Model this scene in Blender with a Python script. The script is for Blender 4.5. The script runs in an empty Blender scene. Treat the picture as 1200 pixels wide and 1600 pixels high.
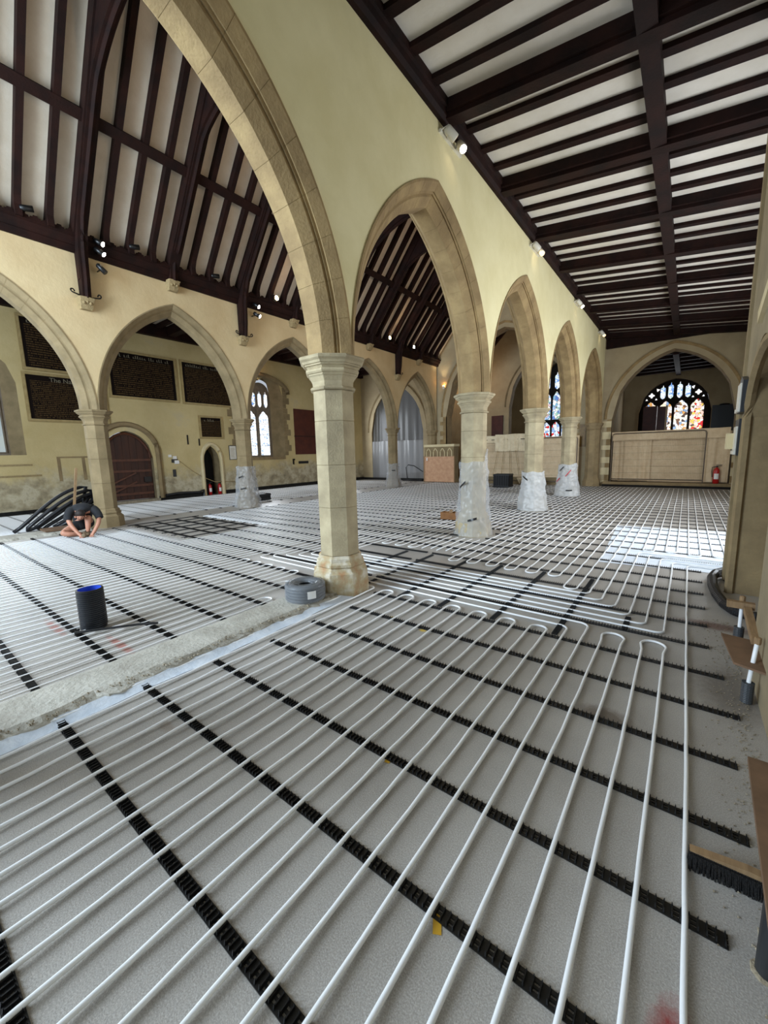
import bpy, math, random
from mathutils import Vector, Matrix, noise as mnoise
R = random.Random(7)
PI = math.pi
scene = bpy.context.scene
COL = scene.collection

# ------------------------------------------------------------------ camera
cd = bpy.data.cameras.new('camera'); cam = bpy.data.objects.new('camera', cd); COL.objects.link(cam)
cd.sensor_fit = 'HORIZONTAL'; cd.sensor_width = 36.0; cd.lens = 617.14 * 36.0 / 1200.0
cd.clip_start = 0.02; cd.clip_end = 200
M = Matrix(((0.7964, -0.0694, 0.6008), (0.6043, 0.1318, -0.7858), (-0.0247, 0.9888, 0.1469))).to_4x4()
q = M.to_quaternion(); q.normalize()
cam.rotation_mode = 'QUATERNION'; cam.rotation_quaternion = q; cam.location = (0, 0, 1.6705)
scene.camera = cam

# ------------------------------------------------------------------ world, daylight at the windows, exposure
w = bpy.data.worlds.new('world'); scene.world = w; w.use_nodes = True
wn = w.node_tree.nodes['Background']; wn.inputs[0].default_value = (0.80, 0.88, 1.0, 1); wn.inputs[1].default_value = 0.55
scene.view_settings.view_transform = 'Standard'; scene.view_settings.look = 'None'
scene.view_settings.gamma = 1.0; scene.view_settings.use_curve_mapping = False
scene.view_settings.exposure = 0.06

def window_light(name, loc, rot, sx, sy, power, col=(0.86, 0.93, 1.0), spread=PI):
    l = bpy.data.lights.new(name, 'AREA'); l.shape = 'RECTANGLE'; l.size = sx; l.size_y = sy
    l.energy = power; l.color = col; l.spread = spread
    o = bpy.data.objects.new(name, l); COL.objects.link(o); o.location = loc; o.rotation_euler = rot
    return o
# assumed, unseen: big west window of the nave, west window of the near aisle
window_light('daylight_west_nave', (-7.5, -4.55, 4.6), (PI/2, 0, 0), 4.6, 5.6, 1900, (.70, .85, 1.0))
window_light('daylight_west_aisle', (-1.5, -4.55, 2.9), (PI/2, 0, 0), 2.2, 2.9, 130, (.58, .78, 1.0))
# assumed windows of the south wall of the near aisle (unseen beyond the projecting wall)
window_light('daylight_south_near', (1.62, 8.6, 2.4), (0, PI/2, 0), 3.0, 2.2, 290)
window_light('daylight_south_far', (1.62, 14.2, 2.9), (0, PI/2, 0), 3.0, 2.2, 200)
# windows of the north aisle wall
window_light('daylight_north_near', (-16.8, 1.9, 3.3), (0, -PI/2, 0), 2.8, 2.0, 120)
window_light('daylight_north_mid', (-16.8, 12.4, 3.3), (0, -PI/2, 0), 3.0, 1.4, 120)
window_light('daylight_north_far', (-16.8, 18.0, 3.0), (0, -PI/2, 0), 2.6, 1.6, 150)
# east windows
window_light('daylight_chapel_east', (-0.75, 26.7, 3.9), (-PI/2, 0, 0), 2.6, 2.4, 25)
window_light('daylight_chancel_east', (-7.6, 29.7, 4.8), (-PI/2, 0, 0), 1.6, 4.0, 60)

# ------------------------------------------------------------------ materials
MT = {}
def hexc(h):
    c = [int(h[i:i+2], 16)/255 for i in (0, 2, 4)]
    return tuple((x/12.92 if x <= .04045 else ((x+.055)/1.055)**2.4) for x in c) + (1,)
def mat(name, c1, c2=None, rough=0.8, scale=4.0, detail=6, bump=0.0, bscale=None, c3=None, metallic=0, stretch=None, spec=None, contrast=(0.35, 0.65)):
    m = bpy.data.materials.new(name); m.use_nodes = True
    nt = m.node_tree; b = nt.nodes['Principled BSDF']; N = nt.nodes.new; L = nt.links.new
    b.inputs['Roughness'].default_value = rough; b.inputs['Metallic'].default_value = metallic
    if spec is not None: b.inputs['Specular IOR Level'].default_value = spec
    c1 = hexc(c1)
    if c2 is None and not bump:
        b.inputs['Base Color'].default_value = c1
    tc = N('ShaderNodeNewGeometry')
    vec = tc.outputs['Position']
    if stretch:
        mp = N('ShaderNodeMapping'); mp.inputs['Scale'].default_value = stretch; L(vec, mp.inputs['Vector']); vec = mp.outputs[0]
    if c2 is not None:
        n = N('ShaderNodeTexNoise'); n.inputs['Scale'].default_value = scale; n.inputs['Detail'].default_value = detail; n.inputs['Roughness'].default_value = .6
        L(vec, n.inputs['Vector'])
        r = N('ShaderNodeValToRGB'); r.color_ramp.elements[0].position = contrast[0]; r.color_ramp.elements[1].position = contrast[1]
        r.color_ramp.elements[0].color = c1; r.color_ramp.elements[1].color = hexc(c2)
        if c3: e = r.color_ramp.elements.new(.5*(contrast[0]+contrast[1])); e.color = hexc(c3)
        L(n.outputs['Fac'], r.inputs[0]); L(r.outputs[0], b.inputs['Base Color'])
    else:
        b.inputs['Base Color'].default_value = c1
    if bump:
        n2 = N('ShaderNodeTexNoise'); n2.inputs['Scale'].default_value = bscale or scale*6; n2.inputs['Detail'].default_value = 5
        L(vec, n2.inputs['Vector'])
        bp = N('ShaderNodeBump'); bp.inputs['Strength'].default_value = bump; bp.inputs['Distance'].default_value = .02
        L(n2.outputs['Fac'], bp.inputs['Height']); L(bp.outputs[0], b.inputs['Normal'])
    MT[name] = m
    return m
def emis(name, c, s):
    m = bpy.data.materials.new(name); m.use_nodes = True; nt = m.node_tree
    b = nt.nodes['Principled BSDF']; b.inputs['Base Color'].default_value = (0.02, 0.02, 0.02, 1)
    b.inputs['Emission Color'].default_value = hexc(c); b.inputs['Emission Strength'].default_value = s
    MT[name] = m; return m

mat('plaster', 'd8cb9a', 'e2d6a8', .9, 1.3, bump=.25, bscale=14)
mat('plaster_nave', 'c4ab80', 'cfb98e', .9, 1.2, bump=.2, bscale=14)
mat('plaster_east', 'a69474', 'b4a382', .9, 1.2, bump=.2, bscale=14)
mat('stone', '846c47', 'a2885c', .85, 3.0, bump=.25, bscale=40, c3='927951')
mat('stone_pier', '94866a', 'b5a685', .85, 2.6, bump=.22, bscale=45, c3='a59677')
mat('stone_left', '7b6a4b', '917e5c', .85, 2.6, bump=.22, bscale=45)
mat('stone_base', 'a77f58', 'cfc6b4', .85, 5, bump=.3, bscale=30, c3='b09f7c')
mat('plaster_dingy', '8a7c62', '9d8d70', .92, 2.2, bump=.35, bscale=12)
mat('stone_dark', '7d6a4c', '96815d', .9, 2.5, bump=.3, bscale=30)
mat('quoin_pale', 'cbb98f', 'd6c69f', .85, 3)
mat('mortar', '8e7a50', None, .95)
mat('carved', '8d7a56', 'a08b63', .9, 18, bump=.6, bscale=60)
mat('oak', '150704', '260f08', .75, 3.0, bump=.2, bscale=30, spec=.2)
mat('oak_red', '2a120a', '3e1c10', .7, 4.0, bump=.2, bscale=30)
mat('ceil_white', 'cfc6b8', 'dad2c6', .95, 2.0, bump=.15, bscale=25)
mat('ceil_nave', 'c6b7a2', 'd2c5b2', .95, 2.0, bump=.15, bscale=25)
mat('pipe', 'f4f5f6', None, .3)
mat('rail_black', '0b0b0c', None, .45)
mat('black_plastic', '101013', None, .4)
mat('black_matt', '0a0a0b', None, .8)
mat('duct_black', '14161b', None, .38)
mat('duct_blue', '2247b8', None, .4)
mat('grey_pipe', '3b3d40', None, .5)
mat('wood_pine', '85694a', '9a7c58', .7, 9, stretch=(6, 1, 1))
mat('wood_ply', '644c37', '785b43', .75, 7)
mat('wood_ply_pink', 'b98a68', 'caa07d', .75, 6)
mat('wood_box', '74491f', '875a2a', .7, 6)
mat('door_wood', '2e160c', '41200f', .65, 5, stretch=(1, 1, .15))
mat('door_iron', '150d0a', None, .5)
mat('frame_stone', '9a8557', 'ac9667', .8, 8)
mat('panel_red', '451c14', '552519', .5, 3)
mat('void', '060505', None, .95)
mat('trench', '0c0a08', '1a1611', .95, 12)
mat('concrete_kerb', '9d978b', 'b9b4a8', .9, 4, bump=.45, bscale=30, c3='aca79b')
mat('rubble', '837660', 'a59a85', .95, 14, bump=.8, bscale=40)
mat('screed', 'c0c8d2', 'd5dae0', .8, 8, bump=.2, bscale=40)
mat('white_sheet', 'cdd5df', 'dde4ec', .6, 6, bump=.15, bscale=20)
mat('fabric', 'd2b894', 'dfc8a5', .95, 5, bump=.2, bscale=20)
mat('fabric_pale', 'd8c5a2', 'e6d6b6', .95, 5, bump=.2, bscale=20)
mat('fence_steel', '5b4f42', None, .5, metallic=.4)
mat('red_paint', 'b01c1c', None, .35)
mat('label_white', 'e8e6e2', None, .7)
mat('tape_black', '121214', None, .5)
mat('tape_yellow', 'c79a2a', None, .6)
mat('tape_red', 'c4263a', None, .6)
mat('hose', '121318', None, .42)
mat('door_ledge', '4b2818', '5c3420', .6, 8)
mat('bristle', '100c0a', None, .9, bump=.8, bscale=120)
mat('skin', 'b07a62', 'bd8870', .55, 10)
mat('tshirt', '1c1d20', '26272b', .9, 12)
mat('shorts', '131418', None, .9)
mat('hair', '1c1310', '2a1c15', .7, 40)
mat('boot', '6b5a44', '7d6a52', .8, 14)
mat('spot_white', 'd8d2c2', None, .4)
mat('spot_black', '0d0d0e', None, .4)
mat('iron', '14100e', None, .5, metallic=.5)
mat('marble', 'cfc8b8', 'e0dacb', .4, 8)
mat('slate', '16171a', None, .4)
mat('gilt', '6f5425', '86692f', .5, 9)
mat('paper', 'dcd8cc', None, .8)
mat('tracery', '6d6152', '7d7060', .85, 6)
mat('tracery_dark', '1d1712', '2a221b', .9, 6)
emis('lamp_warm', 'ffc070', 60); emis('lamp_white', 'fff0d8', 40); emis('lamp_dim', 'ffd9a0', 2.2)

def floor_material():
    m = bpy.data.materials.new('floor_concrete'); m.use_nodes = True; nt = m.node_tree; N = nt.nodes.new; L = nt.links.new
    b = nt.nodes['Principled BSDF']
    g = N('ShaderNodeNewGeometry'); P = g.outputs['Position']
    def nz(s, d=5, r=.6):
        n = N('ShaderNodeTexNoise'); n.inputs['Scale'].default_value = s; n.inputs['Detail'].default_value = d; n.inputs['Roughness'].default_value = r
        L(P, n.inputs['Vector']); return n.outputs['Fac']
    def ramp(f, *st):
        r = N('ShaderNodeValToRGB'); e = r.color_ramp.elements
        while len(e) < len(st): e.new(.5)
        for x, (p, c) in zip(e, st): x.position = p; x.color = c
        L(f, r.inputs[0]); return r.outputs[0]
    def mix(f, a, c, t='MIX'):
        x = N('ShaderNodeMix'); x.data_type = 'RGBA'; x.blend_type = t
        if isinstance(f, float): x.inputs[0].default_value = f
        else: L(f, x.inputs[0])
        L(a, x.inputs[6])
        if isinstance(c, tuple): x.inputs[7].default_value = c
        else: L(c, x.inputs[7])
        return x.outputs[2]
    base = ramp(nz(1.6), (.3, hexc('958f88')), (.55, hexc('a8a29b')), (.75, hexc('b6b0a8')))
    speck = ramp(nz(190, 3), (.34, hexc('7b7670')), (.5, hexc('a6a19a')), (.68, hexc('d6d1ca')))
    col = mix(.38, base, speck)
    W1 = (1, 1, 1, 1); B0 = (0, 0, 0, 1)
    def blob(x, y, rx, ry, colr, amt=1.0, edge=.35):
        nonlocal col
        mp = N('ShaderNodeMapping'); mp.inputs['Location'].default_value = (-x/rx, -y/ry, 0); mp.inputs['Scale'].default_value = (1/rx, 1/ry, 0)
        L(P, mp.inputs['Vector'])
        ln = N('ShaderNodeVectorMath'); ln.operation = 'LENGTH'; L(mp.outputs[0], ln.inputs[0])
        ad = N('ShaderNodeMath'); ad.operation = 'MULTIPLY_ADD'; L(nz(22, 4, .7), ad.inputs[0]); ad.inputs[1].default_value = 1.1; L(ln.outputs['Value'], ad.inputs[2])
        f = ramp(ad.outputs[0], (.95, (amt, amt, amt, 1)), (min(1.0, .95+edge*.14), B0))
        # ramp input above 1 clamps, so rescale
        col = mix(f, col, hexc(colr))
    def blob2(x, y, rx, ry, colr, amt=.8):
        nonlocal col
        mp = N('ShaderNodeMapping'); mp.inputs['Location'].default_value = (-x/rx, -y/ry, 0); mp.inputs['Scale'].default_value = (1/rx, 1/ry, 0)
        L(P, mp.inputs['Vector'])
        ln = N('ShaderNodeVectorMath'); ln.operation = 'LENGTH'; L(mp.outputs[0], ln.inputs[0])
        ad = N('ShaderNodeMath'); ad.operation = 'MULTIPLY_ADD'; L(nz(25, 4, .7), ad.inputs[0]); ad.inputs[1].default_value = .6; L(ln.outputs['Value'], ad.inputs[2])
        hf = N('ShaderNodeMath'); hf.operation = 'MULTIPLY'; L(ad.outputs[0], hf.inputs[0]); hf.inputs[1].default_value = .5
        f = ramp(hf.outputs[0], (.36, (amt, amt, amt, 1)), (.62, B0))
        col = mix(f, col, hexc(colr))
    blob2(.085, 1.10, .085, .22, '8a0c0c', 1.0)          # red spray mark by the right-hand pipe
    blob2(-5.0, .98, .42, .05, 'a5432f', .6); blob2(-4.0, 1.22, .4, .05, 'a5432f', .6)
    blob2(.3, 4.62, .38, .13, '5a2418', .7)             # rusty stain
    blob2(.36, 3.4, .25, .5, '4a3b2a', .55); blob2(-.3, 2.62, .2, .13, '4d3a25', .7)
    blob2(-2.5, .95, .10, .05, '6b5134', .35)
    blob2(-1.88, 3.02, .05, .04, 'e0bb2c', .8); blob2(-2.3, 3.1, .05, .03, 'e0bb2c', .6)
    L(col, b.inputs['Base Color'])
    rr = N('ShaderNodeMapRange'); L(nz(2.2), rr.inputs[0]); rr.inputs[3].default_value = .26; rr.inputs[4].default_value = .52
    L(rr.outputs[0], b.inputs['Roughness'])
    bp = N('ShaderNodeBump'); bp.inputs['Strength'].default_value = .22; bp.inputs['Distance'].default_value = .01
    L(nz(110, 4), bp.inputs['Height']); L(bp.outputs[0], b.inputs['Normal'])
    MT['floor'] = m
floor_material()

def aged_wall():
    # cream limewash that has blown off low down, showing grey render
    m = bpy.data.materials.new('aged_limewash'); m.use_nodes = True; nt = m.node_tree; N = nt.nodes.new; L = nt.links.new
    b = nt.nodes['Principled BSDF']; b.inputs['Roughness'].default_value = .92
    g = N('ShaderNodeNewGeometry'); P = g.outputs['Position']
    def nz(s, d=6, r=.65):
        n = N('ShaderNodeTexNoise'); n.inputs['Scale'].default_value = s; n.inputs['Detail'].default_value = d; n.inputs['Roughness'].default_value = r
        L(P, n.inputs['Vector']); return n.outputs['Fac']
    def ramp(f, *st):
        r = N('ShaderNodeValToRGB'); e = r.color_ramp.elements
        while len(e) < len(st): e.new(.5)
        for x, (p, c) in zip(e, st): x.position = p; x.color = c
        L(f, r.inputs[0]); return r.outputs[0]
    top = ramp(nz(.9), (.3, hexc('b9a573')), (.6, hexc('c6b383')), (.75, hexc('bbac89')))
    low = ramp(nz(2.4), (.32, hexc('7d735c')), (.47, hexc('a5987b')), (.6, hexc('c0b69b')), (.72, hexc('8f826b')))
    s = N('ShaderNodeSeparateXYZ'); L(P, s.inputs[0])
    a = N('ShaderNodeMath'); a.operation = 'MULTIPLY_ADD'; L(nz(1.5), a.inputs[0]); a.inputs[1].default_value = -1.7; L(s.outputs['Z'], a.inputs[2])
    f = N('ShaderNodeMapRange'); L(a.outputs[0], f.inputs[0]); f.inputs[1].default_value = .02; f.inputs[2].default_value = .5
    x = N('ShaderNodeMix'); x.data_type = 'RGBA'; L(f.outputs[0], x.inputs[0]); L(low, x.inputs[6]); L(top, x.inputs[7])
    L(x.outputs[2], b.inputs['Base Color'])
    bp = N('ShaderNodeBump'); bp.inputs['Strength'].default_value = .35; bp.inputs['Distance'].default_value = .03
    L(nz(9), bp.inputs['Height']); L(bp.outputs[0], b.inputs['Normal'])
    MT['aged'] = m
aged_wall()

def plastic_mat(name, tint, alpha, rough):
    m = bpy.data.materials.new(name); m.use_nodes = True; nt = m.node_tree; N = nt.nodes.new; L = nt.links.new
    out = nt.nodes['Material Output']; b = nt.nodes['Principled BSDF']
    b.inputs['Base Color'].default_value = hexc(tint); b.inputs['Roughness'].default_value = rough
    tr = N('ShaderNodeBsdfTransparent'); tr.inputs[0].default_value = (.95, .95, .95, 1)
    tl = N('ShaderNodeBsdfTranslucent'); tl.inputs[0].default_value = hexc(tint)
    m1 = N('ShaderNodeMixShader'); m1.inputs[0].default_value = .3; L(b.outputs[0], m1.inputs[1]); L(tl.outputs[0], m1.inputs[2])
    m2 = N('ShaderNodeMixShader'); m2.inputs[0].default_value = alpha; L(tr.outputs[0], m2.inputs[1]); L(m1.outputs[0], m2.inputs[2])
    L(m2.outputs[0], out.inputs[0]); MT[name] = m
plastic_mat('plastic_clear', 'dfe3e8', .32, .18)
plastic_mat('plastic_white', 'e6e8ea', .68, .3)
plastic_mat('plastic_grey', '8f8e8d', .9, .3)
plastic_mat('plastic_dark', '4f4c47', .92, .35)
plastic_mat('mesh_fine', 'a98f70', .35, .8)

def stained(name, seed, scale, cols, strength, lead=.05):
    m = bpy.data.materials.new(name); m.use_nodes = True; nt = m.node_tree; N = nt.nodes.new; L = nt.links.new
    b = nt.nodes['Principled BSDF']; b.inputs['Base Color'].default_value = (.02, .02, .02, 1); b.inputs['Roughness'].default_value = .2
    g = N('ShaderNodeNewGeometry'); mp = N('ShaderNodeMapping'); mp.inputs['Location'].default_value = (seed, seed*2, 0); L(g.outputs['Position'], mp.inputs['Vector'])
    v = N('ShaderNodeTexVoronoi'); v.inputs['Scale'].default_value = scale; L(mp.outputs[0], v.inputs['Vector'])
    s = N('ShaderNodeSeparateColor'); L(v.outputs['Color'], s.inputs[0])
    r = N('ShaderNodeValToRGB'); r.color_ramp.interpolation = 'CONSTANT'; e = r.color_ramp.elements
    while len(e) < len(cols): e.new(.5)
    for i, (x, c) in enumerate(zip(e, cols)): x.position = i/len(cols); x.color = hexc(c)
    L(s.outputs[0], r.inputs[0])
    d = N('ShaderNodeTexVoronoi'); d.feature = 'DISTANCE_TO_EDGE'; d.inputs['Scale'].default_value = scale; L(mp.outputs[0], d.inputs['Vector'])
    k = N('ShaderNodeMath'); k.operation = 'GREATER_THAN'; L(d.outputs[0], k.inputs[0]); k.inputs[1].default_value = lead
    x = N('ShaderNodeMix'); x.data_type = 'RGBA'; L(k.outputs[0], x.inputs[0]); x.inputs[6].default_value = (.01, .01, .01, 1); L(r.outputs[0], x.inputs[7])
    L(x.outputs[2], b.inputs['Emission Color']); b.inputs['Emission Strength'].default_value = strength
    MT[name] = m
stained('glass_pale', 3, 13, ['eef6ff', 'f4faff', 'e4f0ff', 'ffffff', 'cfe0f4', 'f2f7ff', 'f6f9ff', '9db6d2', 'ffffff', 'fff6f0'], 1.5, .025)
stained('glass_blue', 5, 11, ['cfe2ff', 'eaf4ff', '8fb4e8', 'e2efff', '6f98d8', 'd8efe6', 'ffffff', 'f4f8ff'], 1.3, .03)
stained('glass_rich', 11, 8, ['fff8e4', 'fff0c8', 'f6e6dc', 'f0f4ff', 'd8a05a', 'ffffff', '4a3a34', 'ffe3da', 'fffbe8', '8aa6c8', 'fff6dc', '7a5238'], 1.25, .03)
stained('glass_red', 17, 9, ['e3261c', 'ffd060', 'fff4d8', 'fffaf0', 'f7c8b8', 'ffffff', 'fff6e8', 'd81f1f', 'fff2dc', '5a4a40'], 1.25, .03)
stained('glass_chancel', 23, 6, ['a9c6ee', 'd8e8ff', '7fb0cc', 'f0ebe2', '5f80c4', 'd8b8bc', '9fccb4', 'ffffff', 'eef4ff'], 1.15, .03)
stained('glass_chancel_low', 29, 6, ['d81f1f', 'cfe0ff', '8fb4e8', 'ffffff', 'e8f0ff', 'bfe0ea', 'e8f0ff'], 1.15, .03)

def lettered(name, rows, seed):
    # black board with rows of small faded gilt lettering (illegible at this distance)
    m = bpy.data.materials.new(name); m.use_nodes = True; nt = m.node_tree; N = nt.nodes.new; L = nt.links.new
    b = nt.nodes['Principled BSDF']; b.inputs['Roughness'].default_value = .85; b.inputs['Specular IOR Level'].default_value = .15
    t = N('ShaderNodeTexCoord'); s = N('ShaderNodeSeparateXYZ'); L(t.outputs['Generated'], s.inputs[0])
    def mth(op, a, bb=None):
        n = N('ShaderNodeMath'); n.operation = op
        for i, v in enumerate((a, bb)):
            if v is None: continue
            if isinstance(v, (int, float)): n.inputs[i].default_value = v
            else: L(v, n.inputs[i])
        return n.outputs[0]
    zr = mth('MULTIPLY', s.outputs['Z'], rows)
    fr = mth('FRACT', zr); row = mth('FLOOR', zr)
    inrow = mth('MULTIPLY', mth('GREATER_THAN', fr, .28), mth('LESS_THAN', fr, .8))
    cx = N('ShaderNodeCombineXYZ'); L(mth('MULTIPLY', s.outputs['Y'], 95.0), cx.inputs[0]); L(mth('MULTIPLY', row, 7.3), cx.inputs[1]); cx.inputs[2].default_value = seed
    n = N('ShaderNodeTexNoise'); n.inputs['Scale'].default_value = 1.0; n.inputs['Detail'].default_value = 3; L(cx.outputs[0], n.inputs['Vector'])
    ink = mth('MULTIPLY', mth('GREATER_THAN', n.outputs['Fac'], .46), inrow)
    mg = mth('MULTIPLY', mth('MULTIPLY', mth('GREATER_THAN', s.outputs['Y'], .06), mth('LESS_THAN', s.outputs['Y'], .94)), mth('MULTIPLY', mth('GREATER_THAN', s.outputs['Z'], .05), mth('LESS_THAN', s.outputs['Z'], .86)))
    ink = mth('MULTIPLY', ink, mg)
    x = N('ShaderNodeMix'); x.data_type = 'RGBA'; L(ink, x.inputs[0]); x.inputs[6].default_value = hexc('140b07'); x.inputs[7].default_value = hexc('4f3c22')
    L(x.outputs[2], b.inputs['Base Color']); MT[name] = m
lettered('board_text', 22, 1.0); lettered('board_text_b', 24, 4.0); lettered('board_text_small', 12, 9.0)

stained('glass_soft', 41, 3, ['c3d4d8', 'c9d8da', 'bccfd4', 'ccdad8'], .62, 0.0)
stained('glass_white', 43, 20, ['ffffff', 'f0f6ff', 'fff4e8'], 1.3, .0)
plastic_mat('plastic_film', 'b9bcc0', .35, .15)

# ------------------------------------------------------------------ mesh helpers
class MB:
    def __init__(s): s.v = []; s.f = []
    def add(s, vs, fs):
        o = len(s.v); s.v += [tuple(p) for p in vs]; s.f += [tuple(i+o for i in f) for f in fs]; return s
    def box(s, x0, x1, y0, y1, z0, z1):
        v = [(x0,y0,z0),(x1,y0,z0),(x1,y1,z0),(x0,y1,z0),(x0,y0,z1),(x1,y0,z1),(x1,y1,z1),(x0,y1,z1)]
        return s.add(v, [(0,3,2,1),(4,5,6,7),(0,1,5,4),(1,2,6,5),(2,3,7,6),(3,0,4,7)])
    def prism(s, poly, axis, a, b):
        # poly: list of 2D points in the plane normal to axis
        n = len(poly)
        def mk(p, t):
            return (t, p[0], p[1]) if axis == 'x' else (p[0], t, p[1]) if axis == 'y' else (p[0], p[1], t)
        v = [mk(p, a) for p in poly] + [mk(p, b) for p in poly]
        f = [tuple(range(n)), tuple(range(2*n-1, n-1, -1))] + [(i, i+n, (i+1) % n + n, (i+1) % n) for i in range(n)]
        return s.add(v, f)
    def beam(s, p0, p1, wd, ht, up=(0, 0, 1)):
        # rectangular bar from p0 to p1
        p0 = Vector(p0); p1 = Vector(p1); d = (p1-p0).normalized(); u = Vector(up)
        sd = d.cross(u).normalized(); u = sd.cross(d).normalized()
        v = []
        for p in (p0, p1):
            for a, b in ((-1,-1),(1,-1),(1,1),(-1,1)): v.append(p + sd*a*wd/2 + u*b*ht/2)
        return s.add(v, [(0,1,2,3),(7,6,5,4),(0,4,5,1),(1,5,6,2),(2,6,7,3),(3,7,4,0)])
    def tube(s, pts, r, n=8, cap=True, closed=False):
        pts = [Vector(p) for p in pts]; m = len(pts); o = len(s.v); rr = r if isinstance(r, (list, tuple)) else [r]*m
        ref = Vector((0, 0, 1)); vs = []
        for i, p in enumerate(pts):
            a = pts[i-1] if (i or closed) else p; b = pts[(i+1) % m] if (i < m-1 or closed) else p
            d = (b-a).normalized()
            rf = ref if abs(d.dot(ref)) < .95 else Vector((1, 0, 0))
            sd = d.cross(rf).normalized(); u = sd.cross(d).normalized()
            for k in range(n):
                t = 2*PI*k/n + PI/n
                vs.append(p + (sd*math.cos(t) + u*math.sin(t))*rr[i])
        fs = []
        for i in range(m if closed else m-1):
            j = (i+1) % m
            for k in range(n): fs.append((i*n+k, i*n+(k+1) % n, j*n+(k+1) % n, j*n+k))
        if cap and not closed: fs.append(tuple(range(n-1, -1, -1))); fs.append(tuple((m-1)*n+k for k in range(n)))
        return s.add(vs, fs)
    def lathe(s, prof, n, c=(0, 0, 0), rot=0.0, cap=True, apothem=False):
        # prof: (r, z) list
        k = 1/math.cos(PI/n) if apothem else 1
        vs = [(c[0]+r*k*math.cos(2*PI*i/n+rot), c[1]+r*k*math.sin(2*PI*i/n+rot), c[2]+z) for r, z in prof for i in range(n)]
        fs = [(j*n+i, j*n+(i+1) % n, (j+1)*n+(i+1) % n, (j+1)*n+i) for j in range(len(prof)-1) for i in range(n)]
        if cap: fs.append(tuple(range(n-1, -1, -1))); fs.append(tuple((len(prof)-1)*n+i for i in range(n)))
        return s.add(vs, fs)
    def grid(s, fn, nu, nv):
        vs = [fn(i/nu, j/nv) for j in range(nv+1) for i in range(nu+1)]
        return s.add(vs, [(j*(nu+1)+i, j*(nu+1)+i+1, (j+1)*(nu+1)+i+1, (j+1)*(nu+1)+i) for j in range(nv) for i in range(nu)])
    def mesh(s, name, m, smooth=False):
        me = bpy.data.meshes.new(name); me.from_pydata(s.v, [], s.f); me.update()
        if m: me.materials.append(MT[m])
        if smooth:
            me.polygons.foreach_set('use_smooth', [True]*len(me.polygons))
        return me
    def build(s, name, m, parent=None, smooth=False, loc=None):
        return obj(name, s.mesh(name, m, smooth), parent, loc)
def obj(name, me, parent=None, loc=None):
    o = bpy.data.objects.new(name, me); COL.objects.link(o)
    if loc is not None: o.location = loc
    if parent is not None: o.parent = parent
    return o
def thing(name, label, cat, loc=(0, 0, 0), rz=0.0, group=None):
    o = bpy.data.objects.new(name, None); COL.objects.link(o); o.location = loc; o.rotation_euler = (0, 0, rz)
    o.empty_display_size = .1
    return tag(o, label, cat, group)
def tag(o, label, cat, group=None):
    o['label'] = label; o['category'] = cat
    if group: o['group'] = group
    return o
def struct(o): o['kind'] = 'structure'; return o
def copy_tree(o, parent=None, children=True):
    c = o.copy(); COL.objects.link(c); c.parent = parent
    for ch in list(o.children): copy_tree(ch, c)
    return c
def smooth_by_angle(o):
    me = o.data
    me.polygons.foreach_set('use_smooth', [True]*len(me.polygons))
    try: me.set_sharp_from_angle(angle=.6)
    except Exception: pass
def wob(x, y=0, z=0): return mnoise.noise(Vector((x, y, z)))

# ------------------------------------------------------------------ layout constants
XR = -3.36; XL = -11.70; HT = .31                     # arcade axes and half thickness
PR = [-.44, 3.47, 7.36, 11.25, 15.28, 19.65]          # near arcade pier positions
PL = [-.50, 3.65, 7.76, 11.95, 16.15, 20.0]           # far arcade pier positions
SPR, APR = 2.75, 5.43
SPL, APL = 2.88, 5.82
EAST = 20.1; WEST = -4.8
XS = 1.72                                             # south wall of near aisle
XN = -17.0                                            # north wall of far aisle

# ------------------------------------------------------------------ floor
fl = struct(MB().box(-18.5, 3.2, WEST-.6, 31, -.3, 0).build('floor', 'floor'))

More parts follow.
